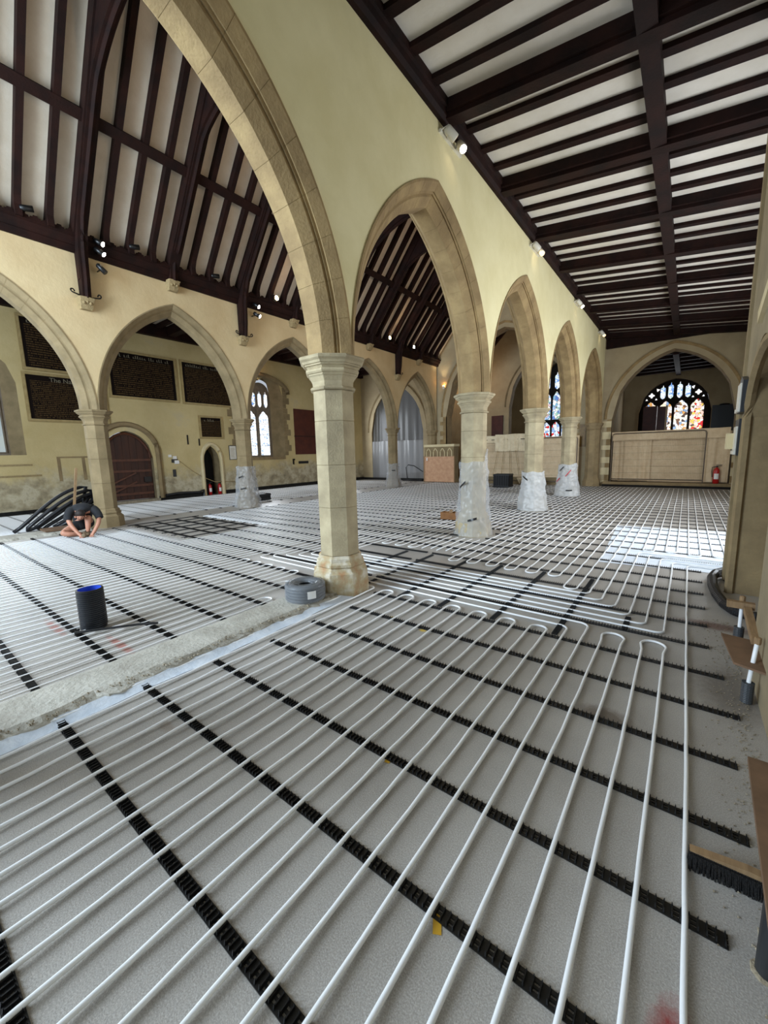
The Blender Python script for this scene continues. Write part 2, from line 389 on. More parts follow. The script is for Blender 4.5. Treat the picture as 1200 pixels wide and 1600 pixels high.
# ------------------------------------------------------------------ arches
def arch_par(a, h):
    r = (h*h+a*a)/(2*a); return r, r-a                # radius, centre offset beyond the middle
PROF_R = [(-.31, .262), (-.325, .262), (-.325, .235), (-.252, .150), (-.235, .155), (-.225, .128), (-.205, .136), (-.205, .098), (-.112, .0),
          (.112, .0), (.205, .098), (.205, .136), (.225, .128), (.235, .155), (.252, .150), (.325, .235), (.325, .262), (.31, .262)]
def arch_point(a, r, c, side, d, s, dz):
    # d: depth outward of the intrados (outer edge d=dz), s 0..1 springing..crown; returns (along, up)
    rd = r - (dz-d)
    th = s*math.acos(max(-1, min(1, c/rd)))
    x = rd*math.cos(th) - c
    return side*x, rd*math.sin(th)
def build_arch(parent, axis, fixed, mid, a, zs, h, prof, nv, mat_s, name='arch', tscale=1.0):
    r, c = arch_par(a, h); dz = max(p[1] for p in prof)
    def P(side, t, d, s):
        u, z = arch_point(a, r, c, side, d, s, dz)
        return (fixed+t*tscale, mid+u, zs+z) if axis == 'y' else (mid+u, fixed+t*tscale, zs+z)
    core = MB()
    for side in (-1, 1):
        inset = [(t*.992, min(d+.004, dz)) for t, d in prof]
        n = 18
        vs = [P(side, t, d, k/n) for k in range(n+1) for t, d in inset]; m = len(inset)
        core.add(vs, [(k*m+i, k*m+i+1, (k+1)*m+i+1, (k+1)*m+i) for k in range(n) for i in range(m-1)])
    ao = core.build(name, 'mortar', parent)
    for side in (-1, 1):
        for k in range(nv):
            s0 = k/nv + .0006; s1 = (k+1)/nv - .0006*(k < nv-1)
            q_ = 3; m = len(prof); v = MB()
            vs = [P(side, t, d, s0+(s1-s0)*j/q_) for j in range(q_+1) for t, d in prof]
            fs = [(j*m+i, j*m+i+1, (j+1)*m+i+1, (j+1)*m+i) for j in range(q_) for i in range(m-1)]
            fs += [tuple(range(m)), tuple(q_*m+i for i in range(m-1, -1, -1))]
            v.add(vs, fs).build('voussoir', mat_s, ao)
    return ao

def arcade(name, X, Ys, zs, apex, ztop, mfront, mback, mstone, nv, half=HT):
    h = apex - zs; wb = MB()
    for ya, yb in zip(Ys, Ys[1:]):
        a = (yb-ya)/2; mid = (ya+yb)/2; r, c = arch_par(a, h)
        n = 28
        us = [-a + 2*a*k/n for k in range(n+1)]
        zz = [zs + math.sqrt(max(0, r*r-(abs(u)+c)**2)) - .015 for u in us]
        for x in (X-half, X+half):
            for k in range(n):
                wb.add([(x, mid+us[k], zz[k]), (x, mid+us[k+1], zz[k+1]), (x, mid+us[k+1], ztop), (x, mid+us[k], ztop)], [(0, 1, 2, 3)])
    wb.add([(X-half, Ys[0], ztop), (X+half, Ys[0], ztop), (X+half, Ys[-1], ztop), (X-half, Ys[-1], ztop)], [(0, 1, 2, 3)])
    wall = wb.build(name, mfront); struct(wall)
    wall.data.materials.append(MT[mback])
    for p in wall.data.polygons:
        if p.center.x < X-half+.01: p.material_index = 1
    for ya, yb in zip(Ys, Ys[1:]):
        build_arch(wall, 'y', X, (ya+yb)/2, (yb-ya)/2, zs, h, PROF_R, nv, mstone)
    return wall

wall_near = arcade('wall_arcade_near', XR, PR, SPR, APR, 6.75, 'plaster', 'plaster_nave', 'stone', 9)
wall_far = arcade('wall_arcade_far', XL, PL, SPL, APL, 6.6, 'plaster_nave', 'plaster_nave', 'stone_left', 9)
# solid ends of the arcade walls behind the responds
for X, y0, y1, mt in ((XR, PR[-1], EAST+.1, 'plaster_east'), (XL, PL[-1], EAST+.1, 'plaster_nave')):
    pass

# ------------------------------------------------------------------ piers
def pier(X, Y, zt, label, mstone='stone_pier', z0=0.0, half=None, ap=.227, cuts=(1.05, 1.55, 2.05)):
    t = thing('stone_pier', label, 'pier', (X, Y, z0), 0, 'octagonal stone piers of the arcades')
    r8 = PI/8; zt = zt - z0
    cut = [.47] + [c for c in cuts if c < zt-.4] + [zt-.36]
    b = MB().lathe([(.335, -.02), (.335, .10), (.325, .27), (.30, .29), (.275, .33), (.29, .345), (.29, .375), (.265, .40), (.262, .44), (.235, .468), (.2, .47)], 8, rot=r8, apothem=True)
    b.build('base', 'stone_base' if 'coil' in label else mstone, t)
    for i, (za, zb) in enumerate(zip(cut, cut[1:])):
        d = MB().lathe([(ap-.006, za+.0005), (ap, za+.006), (ap, zb-.006), (ap-.006, zb-.0005)], 8, rot=r8, apothem=True)
        d.build('drum', mstone, t)
    z = zt-.36
    c = [(ap+.0, z), (ap+.024, z+.008), (ap+.030, z+.022), (ap+.018, z+.036), (ap+.002, z+.045), (ap+.006, z+.10), (ap+.030, z+.15), (ap+.045, z+.165),
         (ap+.045, z+.178), (ap+.058, z+.182), (ap+.072, z+.20), (ap+.068, z+.222), (ap+.048, z+.235), (ap+.062, z+.255), (ap+.082, z+.262), (ap+.082, z+.276),
         (ap+.098, z+.28), (ap+.11, z+.305), (ap+.118, z+.31), (ap+.135, z+.325), (ap+.14, z+.345), (ap+.128, z+.36)]
    MB().lathe(c, 8, rot=r8, apothem=True).build('capital', mstone, t)
    return t
names_near = ['octagonal stone pier in the centre foreground with coil at its foot', 'octagonal stone pier wrapped in clear plastic beside small wooden box',
              'octagonal stone pier with short white plastic wrap and black tape', 'octagonal stone pier with plastic wrap tied by red striped tape']
pier(XR, PR[0], SPR, 'octagonal stone pier behind the viewpoint')
for i, n_ in enumerate(names_near): pier(XR, PR[i+1], SPR, n_)
names_far = [None, 'octagonal stone pier behind the crouching worker', 'octagonal stone pier with grey plastic wrap between side door and tall window',
             'octagonal stone pier of the far arcade hidden behind the foreground pier', 'octagonal stone pier in front of the hanging plastic sheet']
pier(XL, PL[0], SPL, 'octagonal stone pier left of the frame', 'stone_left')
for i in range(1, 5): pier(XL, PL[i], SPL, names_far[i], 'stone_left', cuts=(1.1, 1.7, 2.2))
# responds at the east ends
# ------------------------------------------------------------------ outer walls
def wall_with_holes(name, plane, fixed, thick, u0, u1, z0, z1, holes, m, mrev=None):
    """vertical wall: plane 'x' (normal x, runs along y) or 'y'. holes: list of dicts u0,u1,z0,zs,h (pointed head of rise h; 0 = square) , depth"""
    b = MB(); rv = MB()
    P = (lambda u, z, t: (fixed+t, u, z)) if plane == 'x' else (lambda u, z, t: (u, fixed+t, z))
    cuts = sorted(holes, key=lambda h: h['u0'])
    def quad(ua, ub, za, zb, za2=None, zb2=None):
        za2 = za if za2 is None else za2; zb2 = zb if zb2 is None else zb2
        for t in (0, thick): b.add([P(ua, za, t), P(ub, za2, t), P(ub, zb2, t), P(ua, zb, t)], [(0, 1, 2, 3)])
    u = u0
    for h in cuts:
        if h['u0'] > u: quad(u, h['u0'], z0, z1)
        a = (h['u1']-h['u0'])/2; mid = (h['u0']+h['u1'])/2; n = 16
        if h['h'] > 0: r, c = arch_par(a, h['h'])
        hd = lambda x: h['zs'] + (math.sqrt(max(0, r*r-(abs(x)+c)**2)) if h['h'] > 0 else 0)
        if h['z0'] > z0: quad(h['u0'], h['u1'], z0, h['z0'])
        xs = [-a+2*a*k/n for k in range(n+1)]
        for xa, xb in zip(xs, xs[1:]): quad(mid+xa, mid+xb, hd(xa), z1, hd(xb), z1)
        ring = [(h['u0'], h['z0']), (h['u1'], h['z0'])] + [(mid+x, hd(x)) for x in reversed(xs)]
        dp = h.get('depth', thick); k = len(ring); sp = h.get('splay', 0)
        def inner(p): return (mid+(p[0]-mid)*(1-sp), p[1] if p[1] > h['z0']+.01 else p[1]+sp*.0)
        rv.add([P(p[0], p[1], 0) for p in ring]+[P(*inner(p), dp) for p in ring], [(i, (i+1) % k, (i+1) % k+k, i+k) for i in range(k)])
        u = h['u1']
    if u < u1: quad(u, u1, z0, z1)
    b.add([P(u0, z1, 0), P(u1, z1, 0), P(u1, z1, thick), P(u0, z1, thick)], [(0, 1, 2, 3)])
    b.add([P(u0, z0, 0), P(u0, z1, 0), P(u0, z1, thick), P(u0, z0, thick)], [(0, 1, 2, 3)])
    b.add([P(u1, z0, 0), P(u1, z1, 0), P(u1, z1, thick), P(u1, z0, thick)], [(0, 1, 2, 3)])
    w_ = struct(b.build(name, m))
    if rv.v: rv.build('reveal', mrev or m, w_)
    return w_

# north wall of the far aisle: window, west door, stair door, window, window
NH = [dict(u0=.55, u1=3.3, z0=1.9, zs=4.15, h=.9, depth=-.46, splay=.22), dict(u0=5.35, u1=7.12, z0=-.01, zs=1.75, h=1.0, depth=-.28),
      dict(u0=9.2, u1=9.95, z0=-.01, zs=1.5, h=.68, depth=-.6), dict(u0=10.95, u1=13.75, z0=1.62, zs=4.75, h=.62, depth=-.35, splay=.4),
      dict(u0=17.1, u1=18.9, z0=1.62, zs=4.2, h=.7, depth=-.35)]
wall_north = wall_with_holes('wall_north', 'x', XN, -.8, WEST, EAST, 0, 6.9, NH, 'aged', 'stone_left')
# dark backing inside the stair doorway
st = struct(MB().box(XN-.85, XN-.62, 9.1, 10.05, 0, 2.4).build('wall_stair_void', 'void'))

# south side of the near aisle: projecting wall with a low arched recess, then the set-back wall
SH = [dict(u0=3.75, u1=5.8, z0=-.01, zs=1.95, h=.62, depth=.75), dict(u0=3.2, u1=5.3, z0=2.95, zs=4.3, h=.5, depth=.4)]
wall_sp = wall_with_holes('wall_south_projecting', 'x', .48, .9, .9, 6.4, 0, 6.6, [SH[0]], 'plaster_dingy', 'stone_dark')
struct(MB().box(1.23, 1.38, 3.6, 6.0, 0, 2.7).build('wall_recess_back', 'stone_dark'))
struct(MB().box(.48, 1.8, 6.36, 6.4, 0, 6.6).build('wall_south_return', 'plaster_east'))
SW = [dict(u0=7.3, u1=9.9, z0=1.1, zs=3.2, h=1.0, depth=.5), dict(u0=13.0, u1=15.4, z0=1.5, zs=3.4, h=1.0, depth=.5)]  # window openings assumed, out of view behind the projecting wall
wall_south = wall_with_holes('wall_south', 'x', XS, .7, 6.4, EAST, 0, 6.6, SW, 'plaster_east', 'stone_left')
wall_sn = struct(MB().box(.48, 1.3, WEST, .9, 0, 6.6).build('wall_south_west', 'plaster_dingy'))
# unseen west wall with large assumed windows
WH = [dict(u0=-9.8, u1=-5.2, z0=1.9, zs=5.6, h=2.6, depth=-.5), dict(u0=-2.6, u1=-.4, z0=1.4, zs=3.4, h=1.2, depth=-.5)]
wall_west = wall_with_holes('wall_west', 'y', WEST, -.6, -17.8, 2.4, 0, 12.5, WH, 'plaster_nave', 'stone_left')

# ------------------------------------------------------------------ east wall: chancel arch, chapel arch, far aisle arch
EH = [dict(u0=-16.2, u1=-12.35, z0=-.01, zs=3.0, h=2.75), dict(u0=-10.85, u1=-4.35, z0=-.01, zs=3.6, h=4.1), dict(u0=-2.72, u1=1.36, z0=-.01, zs=2.9, h=2.6)]
wall_east = wall_with_holes('wall_east', 'y', EAST, .7, -17.8, 2.4, 0, 12.5, EH, 'plaster_east', 'stone_dark')
PROF_E = [(-.08, .30), (-.08, .27), (-.03, .20), (-.01, .205), (.01, .15), (.06, .14), (.14, .0), (.5, .0), (.5, .30)]
for h in EH:
    a = (h['u1']-h['u0'])/2
    build_arch(wall_east, 'x', EAST+.03, (h['u0']+h['u1'])/2, a+.29, h['zs'], math.sqrt(2*(((h['h']**2+a*a)/(2*a))+.29)*(a+.29)-(a+.29)**2), PROF_E, 10, 'stone_left' if h['u0'] < -12 else 'stone')
def respond(X, Y, zt, mstone):
    b = MB().lathe([(.265, .4), (.265, zt-.3)], 8, (X, Y, 0), rot=PI/8, apothem=True).build('respond', mstone, wall_east)
    MB().lathe([(.34, -.02), (.34, .2), (.29, .32), (.27, .4)], 8, (X, Y, 0), rot=PI/8, apothem=True).build('base', mstone, b)
    za = zt-.3
    MB().lathe([(.27, za), (.30, za+.03), (.27, za+.06), (.30, za+.16), (.33, za+.2), (.36, za+.3)], 8, (X, Y, 0), rot=PI/8, apothem=True).build('capital', mstone, b)
respond(XR, PR[-1]+.16, SPR, 'stone_dark'); respond(XL, PL[-1]-.02, SPL, 'stone_left')
# jambs with quoins (toothed blocks) of the chancel arch and chapel arch
def quoins(x, sgn, z0, z1, m1, m2, n):
    z = z0; i = 0
    while z < z1-.05:
        hgt = .2+.12*((i*7) % 3)/2; wd = .17 if i % 2 else .36
        MB().box(min(x, x+sgn*wd), max(x, x+sgn*wd), EAST-.025, EAST+.1, z+.003, min(z+hgt, z1)-.003).build('quoin', m1 if i % 2 else m2, wall_east)
        z += hgt; i += 1
quoins(-10.85, -1, .02, 3.6, 'stone', 'stone', 0); quoins(-2.72, -1, .02, 2.9, 'stone', 'quoin_pale', 1); quoins(1.36, 1, .02, 2.9, 'stone', 'quoin_pale', 1)
quoins(-4.35, 1, .02, 3.6, 'stone', 'stone', 0)
# chapel and chancel shells beyond the east wall
struct(MB().box(-3.3, -3.1, EAST+.7, 27.3, 0, 6.4).box(1.9, 2.1, EAST+.7, 27.3, 0, 6.4).build('wall_chapel_sides', 'plaster_east'))
CH = [dict(u0=-2.35, u1=.85, z0=1.6, zs=3.55, h=1.72, depth=.35)]
wall_chapel = wall_with_holes('wall_chapel_east', 'y', 27.0, .5, -3.3, 2.1, 0, 6.6, CH, 'plaster_east', 'stone_dark')
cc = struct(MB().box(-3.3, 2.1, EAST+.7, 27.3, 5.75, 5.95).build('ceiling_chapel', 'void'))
for k in range(6): MB().box(-3.1, 1.9, 21.2+k*1.0, 21.4+k*1.0, 5.5, 5.76).build('joist', 'oak', cc)
MB().box(-.75, -.55, 20.9, 27, 5.4, 5.76).build('beam', 'oak', cc)
IN = [dict(u0=-9.25, u1=-5.6, z0=-.01, zs=4.4, h=3.0)]
wall_inner = wall_with_holes('wall_sanctuary_arch', 'y', 25.5, .5, -12.0, -3.3, 0, 9.2, IN, 'plaster_east', 'stone_dark')
build_arch(wall_inner, 'x', 25.53, -7.425, 2.115, 4.4, math.sqrt(2*(((3.0**2+1.825**2)/3.65)+.29)*2.115-2.115**2), PROF_E, 9, 'stone_left')
MB().box(-10.35, -9.6, 25.38, 25.5, .2, 3.9).build('panelling', 'panel_red', wall_inner)
CN = [dict(u0=-8.6, u1=-6.6, z0=2.35, zs=6.0, h=1.6, depth=.35)]
wall_chancel = wall_with_holes('wall_chancel_east', 'y', 30.0, .5, -12.2, -3.1, 0, 12, CN, 'plaster_east', 'stone_dark')
struct(MB().box(-12.2, -12.0, EAST+.7, 30, 0, 7.2).build('wall_chancel_north', 'plaster_east'))
struct(MB().box(-3.5, -3.3, 27.3, 30, 0, 7.2).build('wall_chancel_south', 'plaster_east'))
chr_ = MB()
for sx, xa in ((1, -12.1), (-1, -3.3)):
    chr_.add([(xa, EAST+.7, 6.4), (xa, 30, 6.4), (-7.7, 30, 10.8), (-7.7, EAST+.7, 10.8)], [(0, 1, 2, 3)])
chr_ = struct(chr_.build('ceiling_chancel', 'oak_red'))
for k in range(10):
    y = 21.0+k*.95
    for xa in (-12.1, -3.3): MB().beam((xa, y, 6.35), (-7.7, y, 10.7), .16, .22).build('rafter', 'oak', chr_)
for zz, off in ((7.9, 1.5), (9.3, 2.9)):
    for sx, xa in ((1, -12.1), (-1, -3.3)): MB().box(xa+sx*off-.1, xa+sx*off+.1, EAST+.7, 30, zz-.22, zz).build('purlin', 'oak', chr_)
MB().box(-12.1, -11.75, EAST+.7, 30, 6.0, 6.4).build('wall_plate', 'oak', chr_)

# ------------------------------------------------------------------ nave roof
PX0, PZ0 = -11.39, 6.68; TP = 1.22; XM = -7.53; RZ = PZ0 + TP*(XM-PX0)
ceil_n = MB()
ceil_n.add([(PX0-.4, WEST, PZ0-.4*TP+.12), (PX0-.4, EAST, PZ0-.4*TP+.12), (XM, EAST, RZ+.12), (XM, WEST, RZ+.12)], [(0, 1, 2, 3)])
ceil_n.add([(2*XM-PX0+.4, WEST, PZ0-.4*TP+.12), (2*XM-PX0+.4, EAST, PZ0-.4*TP+.12), (XM, EAST, RZ+.12), (XM, WEST, RZ+.12)], [(0, 1, 2, 3)])
ceil_n = struct(ceil_n.build('ceiling_nave', 'ceil_nave'))
def mx(x, side): return x if side < 0 else 2*XM - x
TR = []                                               # trusses over piers and arch crowns
for i in range(len(PL)-1): TR += [(PL[i], 1), ((PL[i]+PL[i+1])/2, 0)]
TR = [(y, f) for y, f in TR if -3 < y < 20]
def slope_bar(y, wd, dp, x0, x1, name, m, side):
    b = MB(); nx, nz_ = -TP, 1.0; l = math.hypot(nx, nz_); nx /= l; nz_ /= l     # upward normal of the left slope
    pts = [(x0, PZ0+TP*(x0-PX0)), (x1, PZ0+TP*(x1-PX0))]
    poly = [(pts[0][0]+nx*.1, pts[0][1]+nz_*.1), (pts[1][0]+nx*.1, pts[1][1]+nz_*.1), (pts[1][0]-nx*dp, pts[1][1]-nz_*dp), (pts[0][0]-nx*dp, pts[0][1]-nz_*dp)]
    b.prism([(mx(x, side), z) for x, z in poly], 'y', y-wd/2, y+wd/2).build(name, m, ceil_n)
for side in (-1, 1):
    for (y, full), (y2, _) in zip(TR, TR[1:]+[(TR[-1][0]+2.07, 0)]):
        slope_bar(y, .26, .20, PX0, XM, 'principal_rafter', 'oak', side)
        # arched brace, springing from the wall post and running up under the rafter to the crown
        pts_o, pts_i = [], []
        zb = 5.75 if full else 6.35
        xw = PX0+.04
        n = 22
        for k in range(n+1):
            s = k/n
            # outer line follows wall then rafter, inner line is a smooth pointed arch
            xi = xw+.17 + (XM-xw-.17)*(1-math.cos(s*PI/2))**1.02
            zi = zb + (9.35-zb)*math.sin(s*PI/2)**1.25; zi = min(zi, PZ0+TP*(xi-PX0)-.36) if xi > PX0+.5 else zi
            xo = max(PX0+.03, min(XM, xi-.02 - .3*(1-s)*0))
            zo = max(zi+.16, PZ0+TP*(xi-PX0)-.18) if xi > PX0+.25 else zi
            pts_i.append((xi, zi)); pts_o.append((xi if xi > PX0+.25 else xw, zo))
        b = MB()
        th = .095
        for k in range(n):
            (xa, za), (xb, zb2) = pts_i[k], pts_i[k+1]; (xc, zc), (xd, zd) = pts_o[k], pts_o[k+1]
            b.prism([(mx(xa, side), za), (mx(xb, side), zb2), (mx(xd, side), zd), (mx(xc, side), zc)], 'y', y-th, y+th)
        b.build('arch_brace', 'oak', ceil_n)
        # moulded soffit roll of the brace
        MB().tube([(mx(x, side), y, z) for x, z in pts_i], .055, 6).build('brace_moulding', 'oak', ceil_n)
        if full:
            wp = MB(); zt, zl = 6.75, 5.36
            prof = [(PX0, zl), (PX0+.2, zl), (PX0+.26, zl+.4), (PX0+.30, zl+.9), (PX0+.36, zt), (PX0, zt)]
            wp.prism([(mx(x, side), z) for x, z in prof], 'y', y-.085, y+.085)
            wp.tube([(mx(PX0+.2, side), y, zl), (mx(PX0+.27, side), y, zl+.4), (mx(PX0+.31, side), y, zl+.9), (mx(PX0+.38, side), y, zt)], .05, 6)
            wp.build('wall_post', 'oak', ceil_n)
        # common rafters with flared feet
        step = (y2-y)/4
        for k in (1, 2, 3):
            yy = y+step*k
            slope_bar(yy, .115, .10, PX0, XM, 'rafter', 'oak', side)
            MB().prism([(mx(x, side), z) for x, z in ((PX0, PZ0-.05), (PX0+.30, PZ0-.05), (PX0+.30, PZ0+.15), (PX0+.47, PZ0+.50), (PX0, PZ0+.05))], 'y', yy-.058, yy+.058).build('ashlar_post', 'oak', ceil_n)
    # purlin, wall plate with brattishing, ridge
    xp = -9.95; zp = PZ0+TP*(xp-PX0)
    MB().beam((mx(xp, side), WEST, zp-.03), (mx(xp, side), EAST, zp-.03), .2, .2, up=(-TP*(-side), 0, 1)).build('purlin', 'oak', ceil_n)
    pl = MB().prism([(mx(x, side), z) for x, z in ((PX0-.02, 6.33), (PX0+.05, 6.33), (PX0+.09, 6.37), (PX0+.10, 6.45), (PX0+.13, 6.46), (PX0+.18, 6.52), (PX0+.20, 6.60), (PX0+.24, 6.62), (PX0+.24, 6.68), (PX0-.02, 6.68))], 'y', WEST, EAST)
    pl = pl.build('wall_plate', 'oak', ceil_n)
    br = MB(); y = WEST
    while y < EAST-.2:
        br.prism([(y, 6.68), (y+.17, 6.68), (y+.17, 6.71), (y+.13, 6.715), (y+.12, 6.745), (y+.05, 6.745), (y+.04, 6.715), (y, 6.71)], 'x', mx(PX0+.20, side), mx(PX0+.235, side)); y += .2
    br.build('brattishing', 'oak', pl)
MB().box(XM-.1, XM+.1, WEST, EAST, RZ-.22, RZ+.08).build('ridge_beam', 'oak', ceil_n)
for i, (y, full) in enumerate(TR): MB().box(XM-1.5, XM+1.5, y-.09, y+.09, RZ-1.95, RZ-1.72).build('collar', 'oak', ceil_n)
# carved corbels (parts of the walls) and iron scroll brackets beneath the posts
def corbel(par, x, y, z, sx, s=1.0):
    b = MB(); w0, w1, d0, d1, h = .12*s, .16*s, .10*s, .23*s, .24*s
    n = 5; vs = []
    for k in range(n+1):
        f = k/n; ww = w0+(w1-w0)*f; dd = d0+(d1-d0)*f; zz = z-h+h*f
        ww += .012*((k % 2)); vs += [(x, y-ww, zz), (x, y+ww, zz), (x+sx*dd, y+ww*.85, zz), (x+sx*dd*1.08, y, zz), (x+sx*dd, y-ww*.85, zz)]
    fs = [(k*5+i, k*5+(i+1) % 5, (k+1)*5+(i+1) % 5, (k+1)*5+i) for k in range(n) for i in range(5)] + [(0, 1, 2, 3, 4), tuple(n*5+i for i in range(5))]
    b.add(vs, fs)
    for dy in (-.07, .0, .06):
        b.lathe([(0.01, -.03), (.04*s, -.01), (.042*s, .02), (.01, .04)], 6, (x+sx*d1*.78, y+dy*s, z-.1*s-.03*abs(dy)*10))
    return b.build('corbel', 'carved', par)
for y, full in TR:
    corbel(wall_far, XL+HT, y, 5.37 if full else 6.36, 1)
    corbel(wall_near, XR-HT, y, 5.37 if full else 6.36, -1)
    if full:
        b = MB()
        for sy in (-1, 1):
            pts = [(XL+HT+.12, y+sy*.08, 5.40)]
            for k in range(9):
                t = k/8*1.5*PI
                pts.append((XL+HT+.17, y+sy*(.25+.05*math.sin(t)*1.0*(1-k/16)), 5.42+.06*(1-math.cos(t))*(1-k/14)))
            b.tube(pts, .016, 5)
        b.build('iron_scroll', 'iron', ceil_n)

# ------------------------------------------------------------------ near (south) aisle ceiling: sloping oak grid with plaster panels
def cz(x): return 6.43 - .125*(x+3.05)
cs = MB().add([(-3.1, WEST, cz(-3.1)), (2.3, WEST, cz(2.3)), (2.3, EAST+.1, cz(2.3)), (-3.1, EAST+.1, cz(-3.1))], [(0, 1, 2, 3)])
cs = struct(cs.build('ceiling_aisle_near', 'ceil_white'))
def xbeam(y, wd, dp, name, ch=.0):
    x0, x1 = -3.05, 2.2
    b = MB().prism([(x0, cz(x0)+.02), (x1, cz(x1)+.02), (x1, cz(x1)-dp), (x0, cz(x0)-dp)], 'y', y-wd/2, y+wd/2)
    if ch: b.prism([(x0, cz(x0)-dp), (x1, cz(x1)-dp), (x1, cz(x1)-dp-.06), (x0, cz(x0)-dp-.06)], 'y', y-wd/2+.05, y+wd/2-.05)
    b.build(name, 'oak', cs)
mains = [5.6+2.02*k for k in range(-5, 8)]
for y in mains:
    xbeam(y, .28, .15, 'main_beam', 1)
    for k in (1, 2, 3): xbeam(y+k*.505, .125, .06, 'joist')
b = MB(); b.beam((-.63, WEST, cz(-.63)-.09), (-.63, EAST, cz(-.63)-.09), .19, .22); b.build('spine_beam', 'oak', cs)
MB().prism([(-3.06, 6.19), (-2.99, 6.19), (-2.95, 6.23), (-2.94, 6.30), (-2.91, 6.31), (-2.91, 6.44), (-3.06, 6.44)], 'y', WEST, EAST).build('wall_plate', 'oak', cs)
MB().box(-3.06, 1.9, EAST-.17, EAST, 5.75, 6.1).build('end_beam', 'oak', cs).location.z = .1
# far (north) aisle ceiling
def czn(x): return 6.85 - .02*(x+12)*0
cn = struct(MB().box(XN-.6, XL-.2, WEST, EAST, 6.85, 6.95).build('ceiling_aisle_far', 'ceil_white'))
for k in range(13):
    y = -3.2+1.9*k
    MB().box(XN, XL-.3, y-.14, y+.14, 6.5, 6.86).build('main_beam', 'oak', cn)
    for j in (1, 2, 3): MB().box(XN, XL-.3, y+j*.475-.07, y+j*.475+.07, 6.7, 6.86).build('joist', 'oak', cn)
MB().box(XN-.02, XN+.22, WEST, EAST, 6.42, 6.86).build('wall_plate', 'oak', cn)

# ------------------------------------------------------------------ black damp-proof strips and trenches at the wall feet
def trim(x0, x1, y0, y1, z0, z1, m='trench'): return struct(MB().box(x0, x1, y0, y1, z0, z1).build('trim', m))
trim(XN, XN+.06, 7.2, 9.1, .0, .17); trim(XN, XN+.06, 10.0, EAST, 0, .17); trim(XN, XN+.05, WEST, 5.2, 0, .12)
trim(XN-.3, XN+.12, 5.25, 7.2, 0, .10, 'rubble')
trim(-17, -12.1, EAST-.12, EAST, 0, .14); trim(-2.9, 1.6, EAST-.45, EAST-.40, 0, .09)
struct(MB().box(-2.9, 1.7, EAST-.40, EAST+.6, 0, .20).build('floor_chapel_step', 'stone_dark'))
struct(MB().box(-10.8, -4.4, EAST-.1, EAST+.8, 0, .16).build('floor_chancel_step', 'stone_dark'))

# ------------------------------------------------------------------ sleeper wall strip with broken edge (near arcade), kerb of the far arcade
def kerb(x0, x1, y0, y1, h, label_seed, m):
    n = int((y1-y0)/.06)
    def fn(u, v):
        y = y0+(y1-y0)*v
        prof = [(x0, 0), (x0+.01, h*.9), (x0+.05, h), ((x0+x1)/2, h+.008*wob(y*2, 3)), (x1-.10+.07*wob(y*3, label_seed), h+.01*wob(y*5, 1)), (x1-.04+.06*wob(y*6, label_seed+4), h*.55+.02*wob(y*9, 2)), (x1+.03*wob(y*5, 9), 0)]
        p = prof[min(6, round(u*6))]
        return (p[0], y, p[1])
    b = MB().grid(fn, 6, n)
    e0 = [(x0, y0, 0), (x0, y0, h), (x1-.1, y0, h), (x1, y0, 0)]; b.add(e0, [(0, 1, 2, 3)])
    e1 = [(x0, y1, 0), (x0, y1, h), (x1-.1, y1, h), (x1, y1, 0)]; b.add(e1, [(0, 1, 2, 3)])
    return struct(b.build('floor_sleeper_strip', m))
sl = kerb(-3.60, -3.10, WEST, 3.25, .065, 2, 'concrete_kerb')
kerb(-12.0, -11.42, WEST, 3.2, .07, 5, 'concrete_kerb')
# pale screed fillet along the broken edge
def fn(u, v):
    y = -3+6.45*v; xa = -3.14+.03*wob(y*4, 7); xb = -3.03+.03*wob(y*2.3, 11)
    return (xa+(xb-xa)*u, y, .030*(1-u)**1.5+.003)
struct(MB().grid(fn, 6, 120).build('floor_screed_fillet', 'screed'))
# rubble crumbs along the edge: uncountable
rb = MB()
for k in range(900):
    y = R.uniform(-1.5, 3.4); x = -3.15+.06*wob(y*3, 2)-abs(R.gauss(0, .035)); s = R.uniform(.003, .012)*(1.5 if y > 2.6 else 1)
    z = .035+R.uniform(0, .03) if x < -3.12 else .02
    vs = [(x+s*R.uniform(.6, 1.2)*math.cos(a)*math.cos(e), y+s*R.uniform(.6, 1.2)*math.sin(a)*math.cos(e), z+s*math.sin(e)) for a, e in ((0, 0), (2.1, 0), (4.2, 0), (0, 1.5), (0, -1.5))]
    rb.add(vs, [(0, 1, 3), (1, 2, 3), (2, 0, 3), (1, 0, 4), (2, 1, 4), (0, 2, 4)])
o = rb.build('rubble_crumbs', 'rubble'); o['kind'] = 'stuff'; tag(o, 'crumbled mortar and stone bits along the broken concrete edge', 'rubble')
rb = MB()
for k in range(900):
    y = R.uniform(1.3, 4.8); x = .43-abs(R.gauss(0, .09)); s = R.uniform(.002, .008)
    vs = [(x+s*math.cos(a)*math.cos(e), y+s*math.sin(a)*math.cos(e), .004+s*math.sin(e)*.6) for a, e in ((0, 0), (2.1, 0), (4.2, 0), (0, 1.5), (0, -1.5))]
    rb.add(vs, [(0, 1, 3), (1, 2, 3), (2, 0, 3), (1, 0, 4), (2, 1, 4), (0, 2, 4)])
o = rb.build('floor_debris', 'rubble'); o['kind'] = 'stuff'; tag(o, 'loose grit and debris along the foot of the right wall', 'debris')

